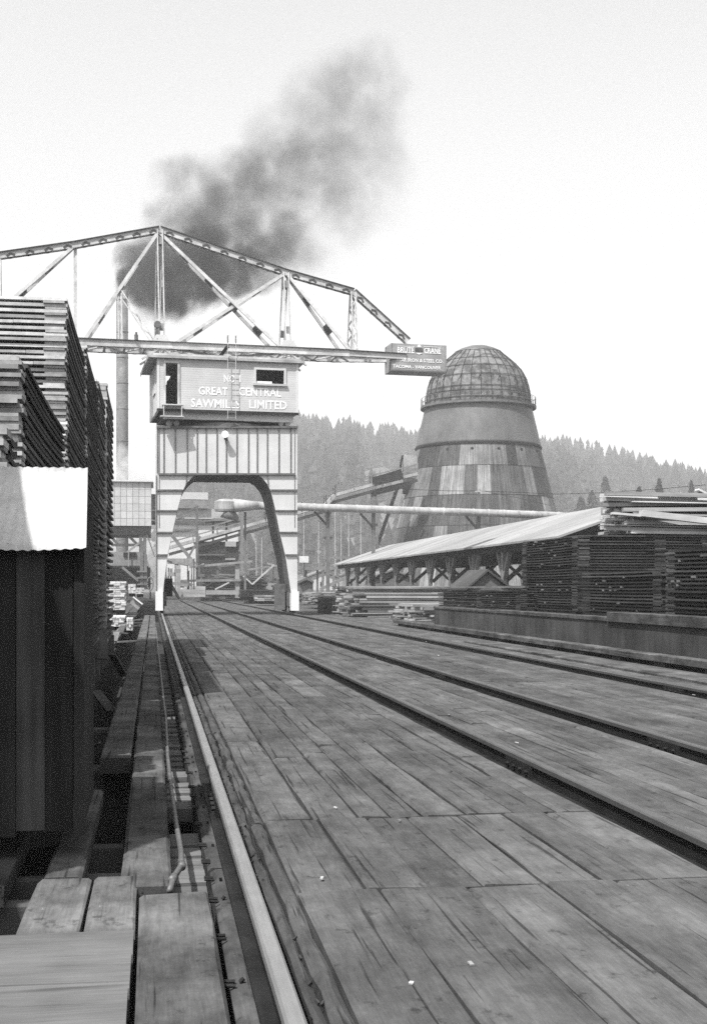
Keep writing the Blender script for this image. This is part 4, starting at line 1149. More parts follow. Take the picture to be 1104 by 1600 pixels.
# counterweight sign box
SF = -.55
sb = lrect(611, 536, 696.8, 582.5, SF)
mb = MB(); mb.box(sb[0], sb[1], SF, SF + 1.25, sb[2], sb[3], 1, W); CW = mb.build('counterweight', M['grey'], CR)
CW.data.materials[0] = M['cwt'] = tonemat('counterweight_paint', 0.24, None, 0.12, 0.18, 1.2, 0.7, 0.0, 6)
mb = MB()
for q in (sb[0], sb[1] - .06): mb.box(q, q + .06, SF - .01, SF - .002, sb[2], sb[3], .7, W)
mb.box(sb[0], sb[1], SF - .011, SF - .003, sb[2], sb[2] + .07, .5, W); mb.build('edge_strip', M['cwt'], CW)
tx = lrect(620, 541.6, 645, 550.2, SF)
text('BRUTE', 620.5, 550.4, 646.5, 542, SF, M['letter'], CW, push=.016); text('CRANE', 662, 551.5, 688, 543.5, SF, M['letter'], CW, push=.016)
mb = MB()
for (a0, a1) in (((620, 541), (646.8, 541.6)), ((620, 551), (646.8, 551.6)), ((661.6, 542), (688.5, 542.6)), ((661.6, 552), (688.5, 552.6))):
    s = lrect(*a0, *a1, SF); mb.box(s[0], s[1], SF - .018, SF - .008, s[2], s[3], 1, W)
a, c_, d_ = LX(651, 542.4, SF), LX(657.5, 542.6, SF), LX(654.2, 537.2, SF)
mb.prism([W(a[0], SF - .018, a[1]), W(c_[0], SF - .018, c_[1]), W(d_[0], SF - .018, d_[1])], ey * .01)
a, c_, d_ = LX(648.5, 551.6, SF), LX(660, 552, SF), LX(654.2, 554, SF)
mb.prism([W(a[0], SF - .018, a[1]), W(c_[0], SF - .018, c_[1]), W(d_[0], SF - .018, d_[1])], ey * .01)
mb.build('emblem', M['letter'], CW)
mb = MB(); s = lrect(648, 543.4, 660.4, 549.4, SF); mb.box(s[0], s[1], SF - .02, SF - .006, s[2], s[3], .9, W); mb.build('emblem_bar', M['cranedark'], CW)
text('STAR IRON & STEEL CO.', 619, 564.5, 691.5, 559, SF, M['letter'], CW, push=.016)
text('TACOMA - VANCOUVER', 613.5, 574.5, 688, 569.5, SF, M['letter'], CW, push=.016)

# ---- operator in the cab doorway
def person(name, label, at, h, face):
    s = h / 1.75
    J = {'pelvis': (0, 0, .95), 'spine': (0, .01, 1.15), 'chest': (0, .015, 1.34), 'neck': (0, -.01, 1.5), 'jaw': (0, -.03, 1.575), 'head': (0, -.015, 1.66), 'crown': (0, .0, 1.73)}
    Rr = {'pelvis': (.155, .11), 'spine': (.135, .095), 'chest': (.165, .11), 'neck': (.055, .055), 'jaw': (.062, .075), 'head': (.078, .095), 'crown': (.05, .06)}
    Ed = [('pelvis', 'spine'), ('spine', 'chest'), ('chest', 'neck'), ('neck', 'jaw'), ('jaw', 'head'), ('head', 'crown')]
    J['nose'] = (0, -.115, 1.64); Rr['nose'] = (.014, .02); Ed.append(('head', 'nose'))
    for q, sd in (('l', 1), ('r', -1)):
        J['hip' + q] = (.1 * sd, 0, .88); J['knee' + q] = (.11 * sd, -.03, .49); J['ank' + q] = (.11 * sd, .02, .09); J['toe' + q] = (.12 * sd, -.16, .035)
        Rr['hip' + q] = (.09, .095); Rr['knee' + q] = (.06, .062); Rr['ank' + q] = (.042, .045); Rr['toe' + q] = (.04, .03)
        Ed += [('pelvis', 'hip' + q), ('hip' + q, 'knee' + q), ('knee' + q, 'ank' + q), ('ank' + q, 'toe' + q)]
        J['sh' + q] = (.19 * sd, .01, 1.42); J['el' + q] = (.26 * sd, -.03, 1.13); J['wr' + q] = (.2 * sd, -.24, 1.0); J['palm' + q] = (.18 * sd, -.31, .98)
        Rr['sh' + q] = (.06, .06); Rr['el' + q] = (.042, .042); Rr['wr' + q] = (.028, .024); Rr['palm' + q] = (.038, .018)
        Ed += [('chest', 'sh' + q), ('sh' + q, 'el' + q), ('el' + q, 'wr' + q), ('wr' + q, 'palm' + q)]
        for f in range(4):
            k = 'f%d' % f + q; k2 = 'g%d' % f + q; ox = (-.027 + .018 * f)
            L = (.035, .04, .038, .03)[f]
            J[k] = (.18 * sd + ox, -.31 - L, .972); J[k2] = (.18 * sd + ox, -.31 - L * 1.6, .945); Rr[k] = (.008, .008); Rr[k2] = (.007, .007)
            Ed += [('palm' + q, k), (k, k2)]
        J['th' + q] = (.18 * sd - .05 * sd, -.3, .965); Rr['th' + q] = (.009, .009); Ed.append(('palm' + q, 'th' + q))
    ks = list(J); ix = {k: i for i, k in enumerate(ks)}
    root = thing(name, label, 'person', at)
    root.rotation_euler = (0, 0, face)
    me = bpy.data.meshes.new('body'); me.from_pydata([Vector(J[k]) * s for k in ks], [(ix[a], ix[b_]) for a, b_ in Ed], [])
    o = bpy.data.objects.new('body', me); C.objects.link(o); o.parent = root
    sk = o.modifiers.new('skin', 'SKIN'); sk.use_smooth_shade = True
    for k in ks:
        sv = me.skin_vertices[0].data[ix[k]]; sv.radius = (Rr[k][0] * s, Rr[k][1] * s); sv.use_root = (k == 'pelvis')
    o.modifiers.new('sub', 'SUBSURF').levels = 1; o.modifiers['sub'].render_levels = 1
    me.materials.append(M['cloth'])
    # face, cap
    mb = MB(); mb.lathe((0, -.015 * s), [(.105 * s, 1.69 * s), (.105 * s, 1.72 * s), (.085 * s, 1.765 * s), (.02 * s, 1.785 * s)], 16, capt=True, capb=True)
    mb.box(-.07 * s, .07 * s, -.19 * s, -.08 * s, 1.688 * s, 1.70 * s); ORG['_p'] = Vector((0, 0, 0))
    me2 = bpy.data.meshes.new('cap'); me2.from_pydata(mb.v, [], mb.f); me2.materials.append(M['black']); c2 = bpy.data.objects.new('cap', me2); C.objects.link(c2); c2.parent = root
    return root
door_lx = (D[0] + D[1]) / 2
person('person', 'crane driver in dark clothes and cap standing in the cab doorway', W(door_lx + .02, CF + .45, zb + .06), 1.66, TH + R(30))
# ------------------------------------------------------------------ mill buildings and works beyond the crane
def bx_(mb, u0, v0, u1, v1, Y, dep, tone=1.0):
    a = P(u0, v0, Y); c_ = P(u1, v1, Y); mb.box(a.x, c_.x, Y, Y + dep, c_.z, a.z, tone)
def pbar(mb, u0, v0, u1, v1, Y, wd, tone=1.0, dep=None):
    mb.bar(P(u0, v0, Y), P(u1, v1, Y), wd, dep or wd, (0, 1, 0), tone)
gnd = -0.06
# pale clad building below the stack
Y = 146.0
t = thing('clad_building', 'pale building clad in square iron sheets, in front of the smoke stack', 'building', (P(206, 900, Y).x, Y, gnd))
mb = MB(); rng = random.Random(13)
a = P(140, 752, Y); c_ = P(236.5, 822, Y)
nxs, nzs = 10, 6
for i in range(nxs):
    for k in range(nzs):
        xx0 = a.x + (c_.x - a.x) * i / nxs; xx1 = a.x + (c_.x - a.x) * (i + 1) / nxs; z0_ = c_.z + (a.z - c_.z) * k / nzs; z1_ = c_.z + (a.z - c_.z) * (k + 1) / nzs
        mb.box(xx0 + .02, xx1 - .02, Y + .02 * rng.random(), Y + .1, z0_ + .02, z1_ - .01, rng.uniform(.9, 1.06))
mb.box(a.x, c_.x, Y + .12, Y + 9, c_.z, a.z, .8)
mb.build('wall', M['white'], t)
mb = MB(); mb.box(a.x - .2, c_.x + .25, Y - .3, Y + 9.2, a.z + .005, a.z + .14, 1.2); mb.build('roof', M['white'], t)
mb = MB(); bx_(mb, 140, 823, 236, 836, Y + .1, 8.8, .5); mb.build('base_beam', M['darkpost'], t)
for u in (150, 219.5, 226):
    mb = MB(); bx_(mb, u - 2, 836.5, u + 3, 921, Y + .2, .5, 1.0); mb.build('post', M['post'], t)
mb = MB(); pbar(mb, 174, 851.5, 221, 851.5, Y + .3, .3, .5); pbar(mb, 184, 875, 218, 848, Y - .2, .22, 1.8); pbar(mb, 201, 837, 216, 852, Y + .5, .3, .5); pbar(mb, 175, 840, 184, 850, Y + .5, .3, .6); pbar(mb, 227, 872, 241, 903, Y - .2, .25, 1.6); pbar(mb, 230, 836, 242, 870, Y - .2, .12, .7); mb.build('bracing', M['post'], t)
# side annex strip between it and the crane leg
t = thing('clad_annex', 'narrow clad annex between the sheet clad building and the crane leg', 'building', (P(240, 900, 150).x, 150, gnd))
mb = MB(); bx_(mb, 236.8, 772, 262, 778, 150, 5, .35); bx_(mb, 236.8, 780, 262, 795, 150, 5, .75); mb.build('wall', M['grey'], t); mb = MB(); bx_(mb, 236.8, 796, 262, 799, 149.9, 5, 1.1); mb.build('band', M['white'], t)
mb = MB(); bx_(mb, 236.8, 799.2, 262, 809, 150, 5, .8); bx_(mb, 236.8, 813, 262, 817, 149.8, 5, .4); bx_(mb, 245, 817.3, 249, 921, 150, 1, .4); mb.build('lower_wall', M['grey'], t)
# dark platform
Y = 132.5
t = thing('loading_platform', 'dark raised loading platform with grey boxed sides under the clad building', 'platform', (P(200, 900, Y).x, Y, gnd))
mb = MB(); bx_(mb, 150, 862, 225, 884, Y, 6, 1.0); mb.build('side_boarding', M['grey'], t)
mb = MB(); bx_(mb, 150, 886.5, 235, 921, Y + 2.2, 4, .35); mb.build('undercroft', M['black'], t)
mb = MB(); bx_(mb, 150, 884.2, 232, 887, Y - .1, 6, .5); bx_(mb, 193, 863, 213, 870, Y - .15, .14, .3); mb.build('edge_beam', M['darkpost'], t)
for u in (222, 228):
    mb = MB(); bx_(mb, u - 3, 845 if u < 225 else 866, u + 2, 921, Y - .6, .45, 1.0); mb.build('post', M['post'], t)
mb = MB(); pbar(mb, 191, 886, 217, 908, Y - .4, .25, 1.1); pbar(mb, 201, 860, 201, 885, Y - .4, .1, 1.6); pbar(mb, 214, 893, 230, 893, Y - .7, .14, 1.2); pbar(mb, 214, 903, 230, 903, Y - .7, .14, 1.2); pbar(mb, 214, 913, 230, 913, Y - .7, .14, 1.2); mb.build('bracing', M['post'], t)
t = thing('hand_wheel', 'iron wheel standing on edge beside the crane leg', 'wheel', P(235, 922, 100))
mb = MB(); q = P(235, 912, 100)
mb.tube([q + Vector((.05 * math.sin(0), 0, 0)) + Vector((math.cos(k * math.pi / 10) * .22, 0, math.sin(k * math.pi / 10) * .5)) for k in range(21)], .06, 6); mb.build('rim', M['iron'], t)
mb = MB(); mb.bar(q - Vector((0, 0, .5)), q + Vector((0, 0, .5)), .06, .06, (0, 1, 0)); mb.bar(q - Vector((.22, 0, 0)), q + Vector((.22, 0, 0)), .06, .06); mb.bar(q + Vector((0, 0, -.6)), q + Vector((0, .1, -1.2)), .1, .3, (0, 1, 0), .4); mb.build('spokes', M['black'], t)

# light stacks on the walkway side, past the tall piles
def mini_stack(label, u0, v0, u1, v1, Y, dep, layers, seed, mat='freshlumber', tmin=.8, tmax=1.2, group='stacks beyond the tall row'):
    rg = random.Random(seed); a = P(u0, v0, Y); c_ = P(u1, v1, Y)
    r = thing('lumber_stack', label, 'board stack', ((a.x + c_.x) / 2, Y, c_.z), group)
    mb = MB(); hgt = (a.z - c_.z) / layers
    for i in range(layers):
        j = rg.uniform(-.05, .05)
        for k in range(3):
            xx0 = a.x + (c_.x - a.x) * k / 3; xx1 = a.x + (c_.x - a.x) * (k + 1) / 3
            mb.box(xx0 + j + .004, xx1 + j - .004, Y + rg.uniform(-.05, .05), Y + dep, c_.z + i * hgt, c_.z + (i + .9) * hgt, rg.uniform(tmin, tmax))
    mb.build('board', M[mat], r)['kind'] = 'stuff'
    for f in (.1, .8):
        mb = MB(); mb.box(a.x + .05, c_.x - .05, Y + dep * f, Y + dep * f + .2, c_.z - .22, c_.z - .002, .6); mb.build('bearer', M['darkpost'], r)
    return r
mini_stack('neat light grey stack beyond the end of the tall pile row', 171, 908, 196, 953, 72, 3.5, 13, 51, mat='lumberend')
mini_stack('short light stack in front of the neat grey one', 172, 963, 194, 979, 46, 2.2, 5, 52, mat='lumberend')
mini_stack('small bright stack of blocks by the near end of the far walkway', 197, 966, 207, 985, 44, 1.5, 4, 53, mat='lumberend')
mini_stack('bright crates of offcuts in front of the dark platform', 200, 912, 212, 927, 84, 2, 3, 54, mat='white')
mini_stack('bright offcuts beside the crates, nearer the crane foot', 213, 918, 225, 928, 82, 2, 3, 55, mat='white')
t = thing('chute_box', 'grey tipped wooden chute lying beside the far walkway', 'chute', P(214, 945, 64))
mb = MB(); mb.bar(P(206, 938, 64), P(219, 949, 64), .55, .3, tone=1.2); mb.build('chute', M['grey'], t)
mb = MB(); mb.bar(P(208, 932.5, 63.7), P(223, 944, 63.7), .25, .06, tone=1.5); mb.build('chute_lip', M['white'], t)
rng = random.Random(8)
for k in range(14):
    u = rng.uniform(176, 212); v = rng.uniform(955, 1005); q = G(u, v, -.18); ang = rng.uniform(0, 3); L = rng.uniform(.4, 1.0)
    stick(['weathered scrap board', 'broken slab of wood', 'short grey offcut', 'splintered lath'][k % 4] + ' in rubbish past the piles' + (', ' + ['near the short light stack', 'by the walkway edge', 'in the deepest shade', 'under the neat stack'][k // 4] if k < 16 else ''), (q, q + Vector((math.cos(ang) * L, math.sin(ang) * L, rng.uniform(0, .25)))), rng.uniform(.1, .25), .04, 'lumber', rng.uniform(.6, 1.8), name='scrap_board', group='scrap boards past the tall pile row')

# buildings under the arch
t = thing('mill_building', 'white mill building with a grey band, seen through the crane arch', 'building', (P(320, 900, 190).x, 190, gnd))
mb = MB(); bx_(mb, 262, 800, 372, 921, 190, 12, 1.25); mb.build('wall', M['white'], t)
mb = MB(); bx_(mb, 262, 795, 372, 811, 189.6, .35, 1.9); mb.build('upper_band', M['grey'], t); mb = MB(); bx_(mb, 262, 814, 372, 819, 189.6, .35, .35); bx_(mb, 262, 826, 308, 829.5, 189.6, .3, .6); mb.build('lower_band', M['grey'], t)
mb = MB(); bx_(mb, 262, 781, 325, 794.5, 189, 13, .9); mb.build('roof', M['grey'], t)
mb = MB(); bx_(mb, 284, 769, 325, 780.6, 190, 6, 1.0); mb.build('roof_monitor', M['white'], t)
t = thing('dark_shed', 'dark boarded shed under the conveyor, seen through the arch', 'shed', (P(342, 900, 141).x, 141, gnd))
mb = MB(); bx_(mb, 309, 846, 375, 921, 141, 5, .2); mb.build('wall', M['grey'], t); mb = MB(); bx_(mb, 310, 866, 351, 868, 140.8, .15, .6); bx_(mb, 352, 872, 368, 875, 140.8, .15, 1.5); mb.build('rail_board', M['grey'], t)
mb = MB(); bx_(mb, 352, 846, 369, 854, 140.7, .25, .8); mb.build('window_board', M['white'], t)
mb = MB(); mb.prism([P(305, 848, 140.4), P(380, 826, 140.4), P(380, 822, 140.4), P(305, 844, 140.4)], (0, 6, 0), .6); mb.build('roof', M['grey'], t)
t = thing('small_shelter', 'small flat roofed shelter on posts below the cyclone', 'shelter', (P(344, 900, 150).x, 150, gnd))
mb = MB(); mb.prism([P(322, 815, 150), P(334, 809.5, 150), P(376, 811, 150), P(376, 814, 150), P(336, 814, 150)], (0, 4, 0), .7); mb.build('roof', M['grey'], t)
for u in (333, 354):
    mb = MB(); bx_(mb, u - 1.5, 814.3, u + 1.5, 921, 150.5, .3, .6); mb.build('post', M['darkpost'], t)
t = thing('slab_chute', 'pale slanting chute going down from the mill beside the crane leg', 'chute', (P(285, 900, 120).x, 120, gnd))
mb = MB(); pbar(mb, 270, 838, 305, 882, 120, .3, 1.2); mb.build('slide', M['post'], t)
for q in ((263, 800, 305, 820, 125, .25, .8), (280, 806, 309, 792, 125, .2, .8), (262, 877, 300, 877, 118, .5, 2.0)):
    mb = MB(); pbar(mb, *q); mb.build('brace', M['post'], t)
mb = MB(); pbar(mb, 308, 790, 308, 908, 122, .25, .9); pbar(mb, 292, 875, 313, 838, 121, .2, 1.0); mb.build('mast', M['post'], t)
t = thing('ladder_mast', 'tall timber mast with ladder rungs in front of the conveyor', 'mast', (P(377.5, 900, 128).x, 128, gnd))
mb = MB(); bx_(mb, 376, 801, 380, 921, 128, .3, 1.3); mb.build('mast', M['post'], t)
mb = MB()
bx_(mb, 387, 838, 388, 915, 128, .1, 1.3)
for k in range(16): v = 840 + k * 4.6; bx_(mb, 380.4, v, 388.6, v + .9, 128, .08, 1.3)
mb.build('ladder', M['post'], t)
# end of track: fence and buffer
def fence(label, Yv, uposts, vt, vb, rails):
    r = thing('rail_fence', label, 'fence', (P(uposts[0], vb, Yv).x, Yv, 0), 'barriers at the end of the deck')
    for u in uposts:
        mb = MB(); bx_(mb, u - 3.4, vt, u + 3.4, vb, Yv, .35, 2.2); mb.build('post', M['post'], r)
    for (u0, v0, u1, v1, wd) in rails:
        mb = MB(); pbar(mb, u0, v0, u1, v1, Yv - .15, wd, 1.6, .15); mb.build('bar', M['post'], r)
fence('post and rail barrier across the end of the tracks', 122, (279, 371), 879, 934, ((283, 907.5, 376, 906.5, .22), (296, 886, 394, 877, .22)))
t = thing('buffer', 'solid plank buffer closing the end of the tracks', 'buffer', (P(303, 933, 121).x, 121, 0))
mb = MB()
for k in range(3): bx_(mb, 284.5, 916 + k * 5.7, 321, 921.4 + k * 5.7, 120.5, .4, rng.uniform(.95, 1.2))
mb.build('plank_face', M['freshlumber'], t); mb = MB(); bx_(mb, 322, 922, 379, 929, 120.2, .5, .8); bx_(mb, 264, 924, 284, 929, 120.2, .5, .8); mb.build('sill_beam', M['freshlumber'], t)
mb = MB(); bx_(mb, 343, 929.3, 352, 936, 120.3, .4, .7); mb.build('block', M['post'], t)
heap('tangle of dark lumber behind the track buffer', 0, 124, 131, 4.6, 10.8, 0.0, 30, 61, mat='lumber', tmin=.15, tmax=1.5, slope=.6)
heap('low dark boards between the barrier and the far crane leg', 0, 108, 113, 7.8, 13.5, 0.0, 9, 62, mat='lumber', tmin=.35, tmax=1.3)
for (lb, u0, v0, u1, v1, yv) in (('pale slanting plank propped up near the ladder mast', 394, 913, 428, 883, 118), ('lower pale slanting plank beside the propped one', 336, 921, 358, 910, 119), ('dark plank leaning down to the foot of the propped pale one', 380, 900, 394, 913, 118.5), ('thin dark plank on the tangle near the mast foot', 330, 898, 366, 905, 120)):
    stick(lb, (P(u0, v0, yv), P(u1, v1, yv)), .4, .12, 'freshlumber', 1.3 if 'pale' in lb else .4)
mini_stack('dark timbers piled behind the far crane leg', 378, 921, 430, 933, 104, 4, 4, 57, mat='darklumber', tmin=.6, tmax=1.6, group='stacks beside the crane')
mini_stack('pale boards laid beside the far crane truck', 402, 930, 436, 939, 92, 3, 3, 58, mat='freshlumber', tmin=.5, tmax=1.3, group='stacks beside the crane')
rng = random.Random(70)
for (lb, u0, u1, v0, v1, Yv) in (('jumble of dark timber framing behind the near crane leg', 256, 304, 872, 921, 114), ('dark machine framing under the mill conveyor', 300, 372, 880, 921, 134), ('grey timber framing between ladder mast and far crane leg', 384, 440, 880, 925, 126)):
    t = thing('timber_frame', lb, 'timber frame', P((u0 + u1) / 2, v1, Yv), 'timber framing beyond the crane')
    for k in range(7):
        u = rng.uniform(u0, u1); mb = MB(); bx_(mb, u - 1, v0 + rng.uniform(0, 22), u + rng.uniform(.6, 1.8), v1, Yv + rng.uniform(0, 2), .25, rng.uniform(.3, 1.6)); mb.build('post', M['post'], t)
    for k in range(6):
        a_ = rng.uniform(u0, u1 - 14); v = rng.uniform(v0, v1 - 4); mb = MB(); pbar(mb, a_, v, min(u1, a_ + rng.uniform(12, 34)), v + rng.uniform(-7, 7), Yv - .3, rng.uniform(.1, .35), rng.uniform(.3, 1.9)); mb.build('beam', M['post'], t)
    for k in range(5):
        u = rng.uniform(u0, u1 - 10); v = rng.uniform(v0 + 14, v1 - 8); mb = MB(); bx_(mb, u, v, u + rng.uniform(4, 11), v + rng.uniform(3, 8), Yv + .5 + .3 * k, .6, rng.uniform(.15, 1.4)); mb.build('panel', M['grey'], t)
# right of the crane
t = thing('notice_board', 'blank white notice board on a post beside the crane leg', 'sign', P(475, 921, 120))
mb = MB(); bx_(mb, 467.5, 869, 482, 879, 120, .1, 1.35); mb.build('board', M['white'], t); mb = MB(); bx_(mb, 474, 879.2, 476, 925, 120.05, .15, .6); mb.build('post', M['post'], t)
def hut(label, u0, u1, vb, ve, vp, Y, dep, wt, rt, wins=(), wm='grey'):
    r = thing('hut', label, 'hut', (P((u0 + u1) / 2, vb, Y).x, Y, P(u0, vb, Y).z), 'small buildings beyond the crane')
    mb = MB(); um = (u0 + u1) / 2
    mb.prism([P(u0, vb, Y), P(u1, vb, Y), P(u1, ve, Y), P(um, vp, Y), P(u0, ve, Y)], (0, dep, 0), wt); mb.build('wall', M[wm], r)
    mb = MB(); o_ = (u1 - u0) * .06
    for (ua, ub) in ((u0 - o_, um), (u1 + o_, um)):
        a = P(ua, ve + (ve - vp) * .1 - 1, Y - .3); c_ = P(um, vp - 1, Y - .3); e_ = Vector((0, dep + .6, 0)); th = Vector((0, 0, .18))
        mb.hexa([a, c_, c_ + e_, a + e_, a + th, c_ + th, c_ + e_ + th, a + e_ + th], rt)
    mb.build('roof', M['grey'], r)
    for (a_, b__, c__, d_) in wins:
        mb = MB(); bx_(mb, a_, b__, c__, d_, Y - .06, .05, .5); mb.build('window', M['black'], r)
    return r
hut('small grey gabled hut beside the crane foot', 469, 489, 927, 912, 906.5, 95, 4, .8, .6)
hut('low white house beyond the gabled hut', 481, 527, 922, 903, 893, 175, 8, 1.2, .9, ((519, 909, 525, 916), (500, 909, 505, 916)), 'white')
hut('white house behind the open shed posts', 542, 570, 922, 900, 890, 185, 8, 1.2, .9, ((547, 905, 550, 915),), 'white')
hut('grey house behind the open shed, nearer the burner', 588, 640, 922, 902, 893, 126, 6, .7, .8)
hut('pale house behind the middle of the open shed', 655, 700, 918, 897, 886, 150, 6, 1.0, .7, (), 'white')
t = thing('trestle', 'low timber trestle with cross beams beyond the crane', 'trestle', (P(500, 921, 130).x, 130, gnd))
for u in (478, 496, 512):
    mb = MB(); bx_(mb, u - 1.5, 880, u + 1.5, 925, 130, .3, 1.0); mb.build('post', M['post'], t)
mb = MB(); pbar(mb, 463, 888, 540, 888, 129.7, .3, 1.3); pbar(mb, 505, 871, 545, 871, 129.7, .25, 1.4); pbar(mb, 500, 921, 545, 900, 129.6, .3, 1.6); mb.build('beam', M['post'], t)
# utility pole and wire in front of the burner
t = thing('utility_pole', 'pale utility pole standing in front of the burner', 'pole', P(747.5, 905, 118))
mb = MB(); mb.tube([P(747.5, 905, 118), P(747.5, 764, 118)], [.17, .13], 8); mb.build('pole', M['snag'], t)
mb = MB(); pbar(mb, 742, 768, 757, 768, 117.8, .14, 1.2); mb.build('cross_arm', M['snag'], t)
def wire(label, pts, r_=.025):
    mb = MB(); mb.tube(pts, r_, 4); tag(mb.build('wire', M['black'], at=pts[0]), label, 'wire', 'overhead wires')
wire('overhead wire sagging from the pole to beyond the frame edge', [P(747, 767, 117.9), P(800, 769, 117), P(870, 772, 115), P(935, 770, 113), P(1030, 764, 110), P(1130, 755, 107)])
wire('overhead wire from the pole towards the conveyor head', [P(747, 767, 117.9), P(700, 767, 119), P(650, 765, 121), P(600, 762, 124)])
wire('second overhead wire slanting down to the open shed roof', [P(747, 766, 118.2), P(800, 776, 114), P(860, 790, 110)], .018)
# ------------------------------------------------------------------ hill, forest, trees
ridge = [(-400, 916), (60, 914), (160, 908), (205, 895), (245, 845), (285, 742), (330, 710), (370, 698), (420, 694), (470, 694), (520, 700), (600, 714), (650, 722), (720, 726), (790, 728), (850, 730), (900, 738), (950, 750), (1000, 764), (1060, 778), (1104, 786), (1250, 800), (1600, 850)]
def ridge_v(u):
    for i in range(len(ridge) - 1):
        if ridge[i][0] <= u <= ridge[i + 1][0]:
            f = (u - ridge[i][0]) / (ridge[i + 1][0] - ridge[i][0]); return ridge[i][1] + f * (ridge[i + 1][1] - ridge[i][1])
    return 900
Z0, Z1 = 330.0, 820.0
def hill_pt(u, f):                # f 0 at the foot, 1 on the ridge
    dpt = Z0 + (Z1 - Z0) * f + 25 * math.sin(u * .013) * f
    d = ray(u, HOR); q = d * (dpt / F); top_z = CAMZ + (HOR - ridge_v(u)) / F * (Z1 + 25 * math.sin(u * .013))
    prof = (f * f * (3 - 2 * f)) * .45 + f * .55
    bump = 3.0 * math.sin(u * .02 + f * 7) * f * (1 - f) * 4 + 14 * math.exp(-((u - 605) / 50.0) ** 2 - ((f - .45) / .16) ** 2)
    return Vector((q.x, q.y, -0.6 + (top_z + .6) * prof + bump))
mb = MB(); us = [-400 + 20 * i for i in range(101)]; fs = [i / 24 for i in range(25)]
for f in fs:
    for u in us: mb.v.append(tuple(hill_pt(u, f)))
for u in us:
    q = hill_pt(u, 1.0); d = ray(u, HOR).normalized(); mb.v.append((q.x + d.x * 150, q.y + d.y * 150, q.z - 70))
nu = len(us)
for i in range(len(fs)):
    for k in range(nu - 1):
        a = i * nu + k; mb.f.append([a, a + 1, a + nu + 1, a + nu]); mb.t.append(1.0)
struct(mb.build('hill', M['hill'], smooth=True))
def conifer(mb, base, h, rg, layers=5, n=7, wd=.2):
    z = base.z + h * .12; top_ = base.z + h
    lean = rg.uniform(-.02, .02) * h; tt = rg.choice((.65, .85, 1.0, 1.25, 1.6))
    for l in range(layers):
        f0 = l / layers; f1 = (l + 1.5) / layers
        r0 = h * wd * (1 - f0) ** .8 * rg.uniform(.75, 1.15) + h * .01
        za = base.z + h * (.10 + .9 * f0) ; zb_ = min(top_, base.z + h * (.10 + .9 * f1))
        k0_ = len(mb.v); ph = rg.uniform(0, 6)
        for k in range(n):
            a = ph + 2 * math.pi * k / n; rr = r0 * rg.uniform(.35, 1.35)
            mb.v.append((base.x + lean * f0 + math.cos(a) * rr, base.y + math.sin(a) * rr, za - h * rg.uniform(0, .07)))
        mb.v.append((base.x + lean * f1, base.y, zb_))
        for k in range(n): mb.f.append([k0_ + k, k0_ + (k + 1) % n, k0_ + n]); mb.t.append(tt * rg.uniform(.75, 1.25))
rg = random.Random(99)
mb = MB(); cnt = 0
while cnt < 6500:
    u = rg.uniform(150, 1330); f = rg.random() ** .7
    if ridge_v(u) > 830: continue
    clear = math.exp(-((u - 612) / 48.0) ** 2 - ((f - .5) / .16) ** 2) + .8 * math.exp(-((u - 950) / 60.0) ** 2 - ((f - .45) / .12) ** 2)
    if rg.random() < clear * 2.2: cnt += .02; continue
    if f < .3 and rg.random() < .6: cnt += .02; continue
    q = hill_pt(u, f * .985); q.z -= .4
    conifer(mb, q, rg.choice((7, 10, 12, 14, 17, 21)) * rg.uniform(.85, 1.15) * (1.0 if f > .35 else .7), rg, 4, 7, .27); cnt += 1
fo = mb.build('forest', M['needle'], fix=False); struct(fo, 'stuff', 'dense conifer forest covering the hazy hillside behind the burner')
# single conifers along the ridge
protos = []
for k in range(5):
    r = thing('conifer', 'hazy conifer standing in the ragged skyline of the hill', 'tree', (0, 0, 0), 'conifers along the hilltop')
    g_ = random.Random(300 + k); mb = MB(); mb.tube([(0, 0, -1.5), (0, 0, 14)], [.3, .08], 5); mb.build('trunk', M['bark'], r)
    mb = MB(); conifer(mb, Vector((0, 0, .8)), 15, g_, 8, 11, .25); conifer(mb, Vector((.5, .3, .4)), 13, g_, 7, 9, .24); mb.build('crown', M['needle'], r, fix=False); protos.append(r)
n = 0
u = 440
while u < 1140:
    u += rg.choice((3, 4, 6, 9, 15)) * rg.uniform(.7, 1.3)
    q = hill_pt(u, .99); q.z -= .3; s_ = rg.choice((.5, .65, .8, 1.0, 1.35)) * rg.uniform(.85, 1.15)
    if n < 5: r = protos[n]; r.location = q; r.scale = (s_,) * 3
    else: copy_tree(protos[n % 5], q, protos[0]['label'], rg.uniform(0, 6), s_)
    n += 1
def sprays(mb, base, h, rg, n=260, wd=.22):
    """open crown of many needle clumps on whorled limbs"""
    for k in range(n):
        f = rg.random() ** .8; z = base.z + h * (.25 + .75 * f); rr = h * wd * (1 - f) ** .7 * math.sqrt(rg.random()) + .1; a = rg.uniform(0, 6.28)
        c0 = Vector((base.x + math.cos(a) * rr, base.y + math.sin(a) * rr, z + .25 * math.sin(a * 3)))
        s_ = h * rg.uniform(.02, .05); ax = Vector((rg.gauss(0, 1), rg.gauss(0, 1), rg.gauss(0, .5))).normalized(); bx2 = ax.cross(Vector((rg.gauss(0, 1), rg.gauss(0, 1), rg.gauss(0, 1)))).normalized()
        mb.quad(c0 - ax * s_, c0 - bx2 * s_ * .7, c0 + ax * s_, c0 + bx2 * s_ * .7, rg.uniform(.6, 1.4))
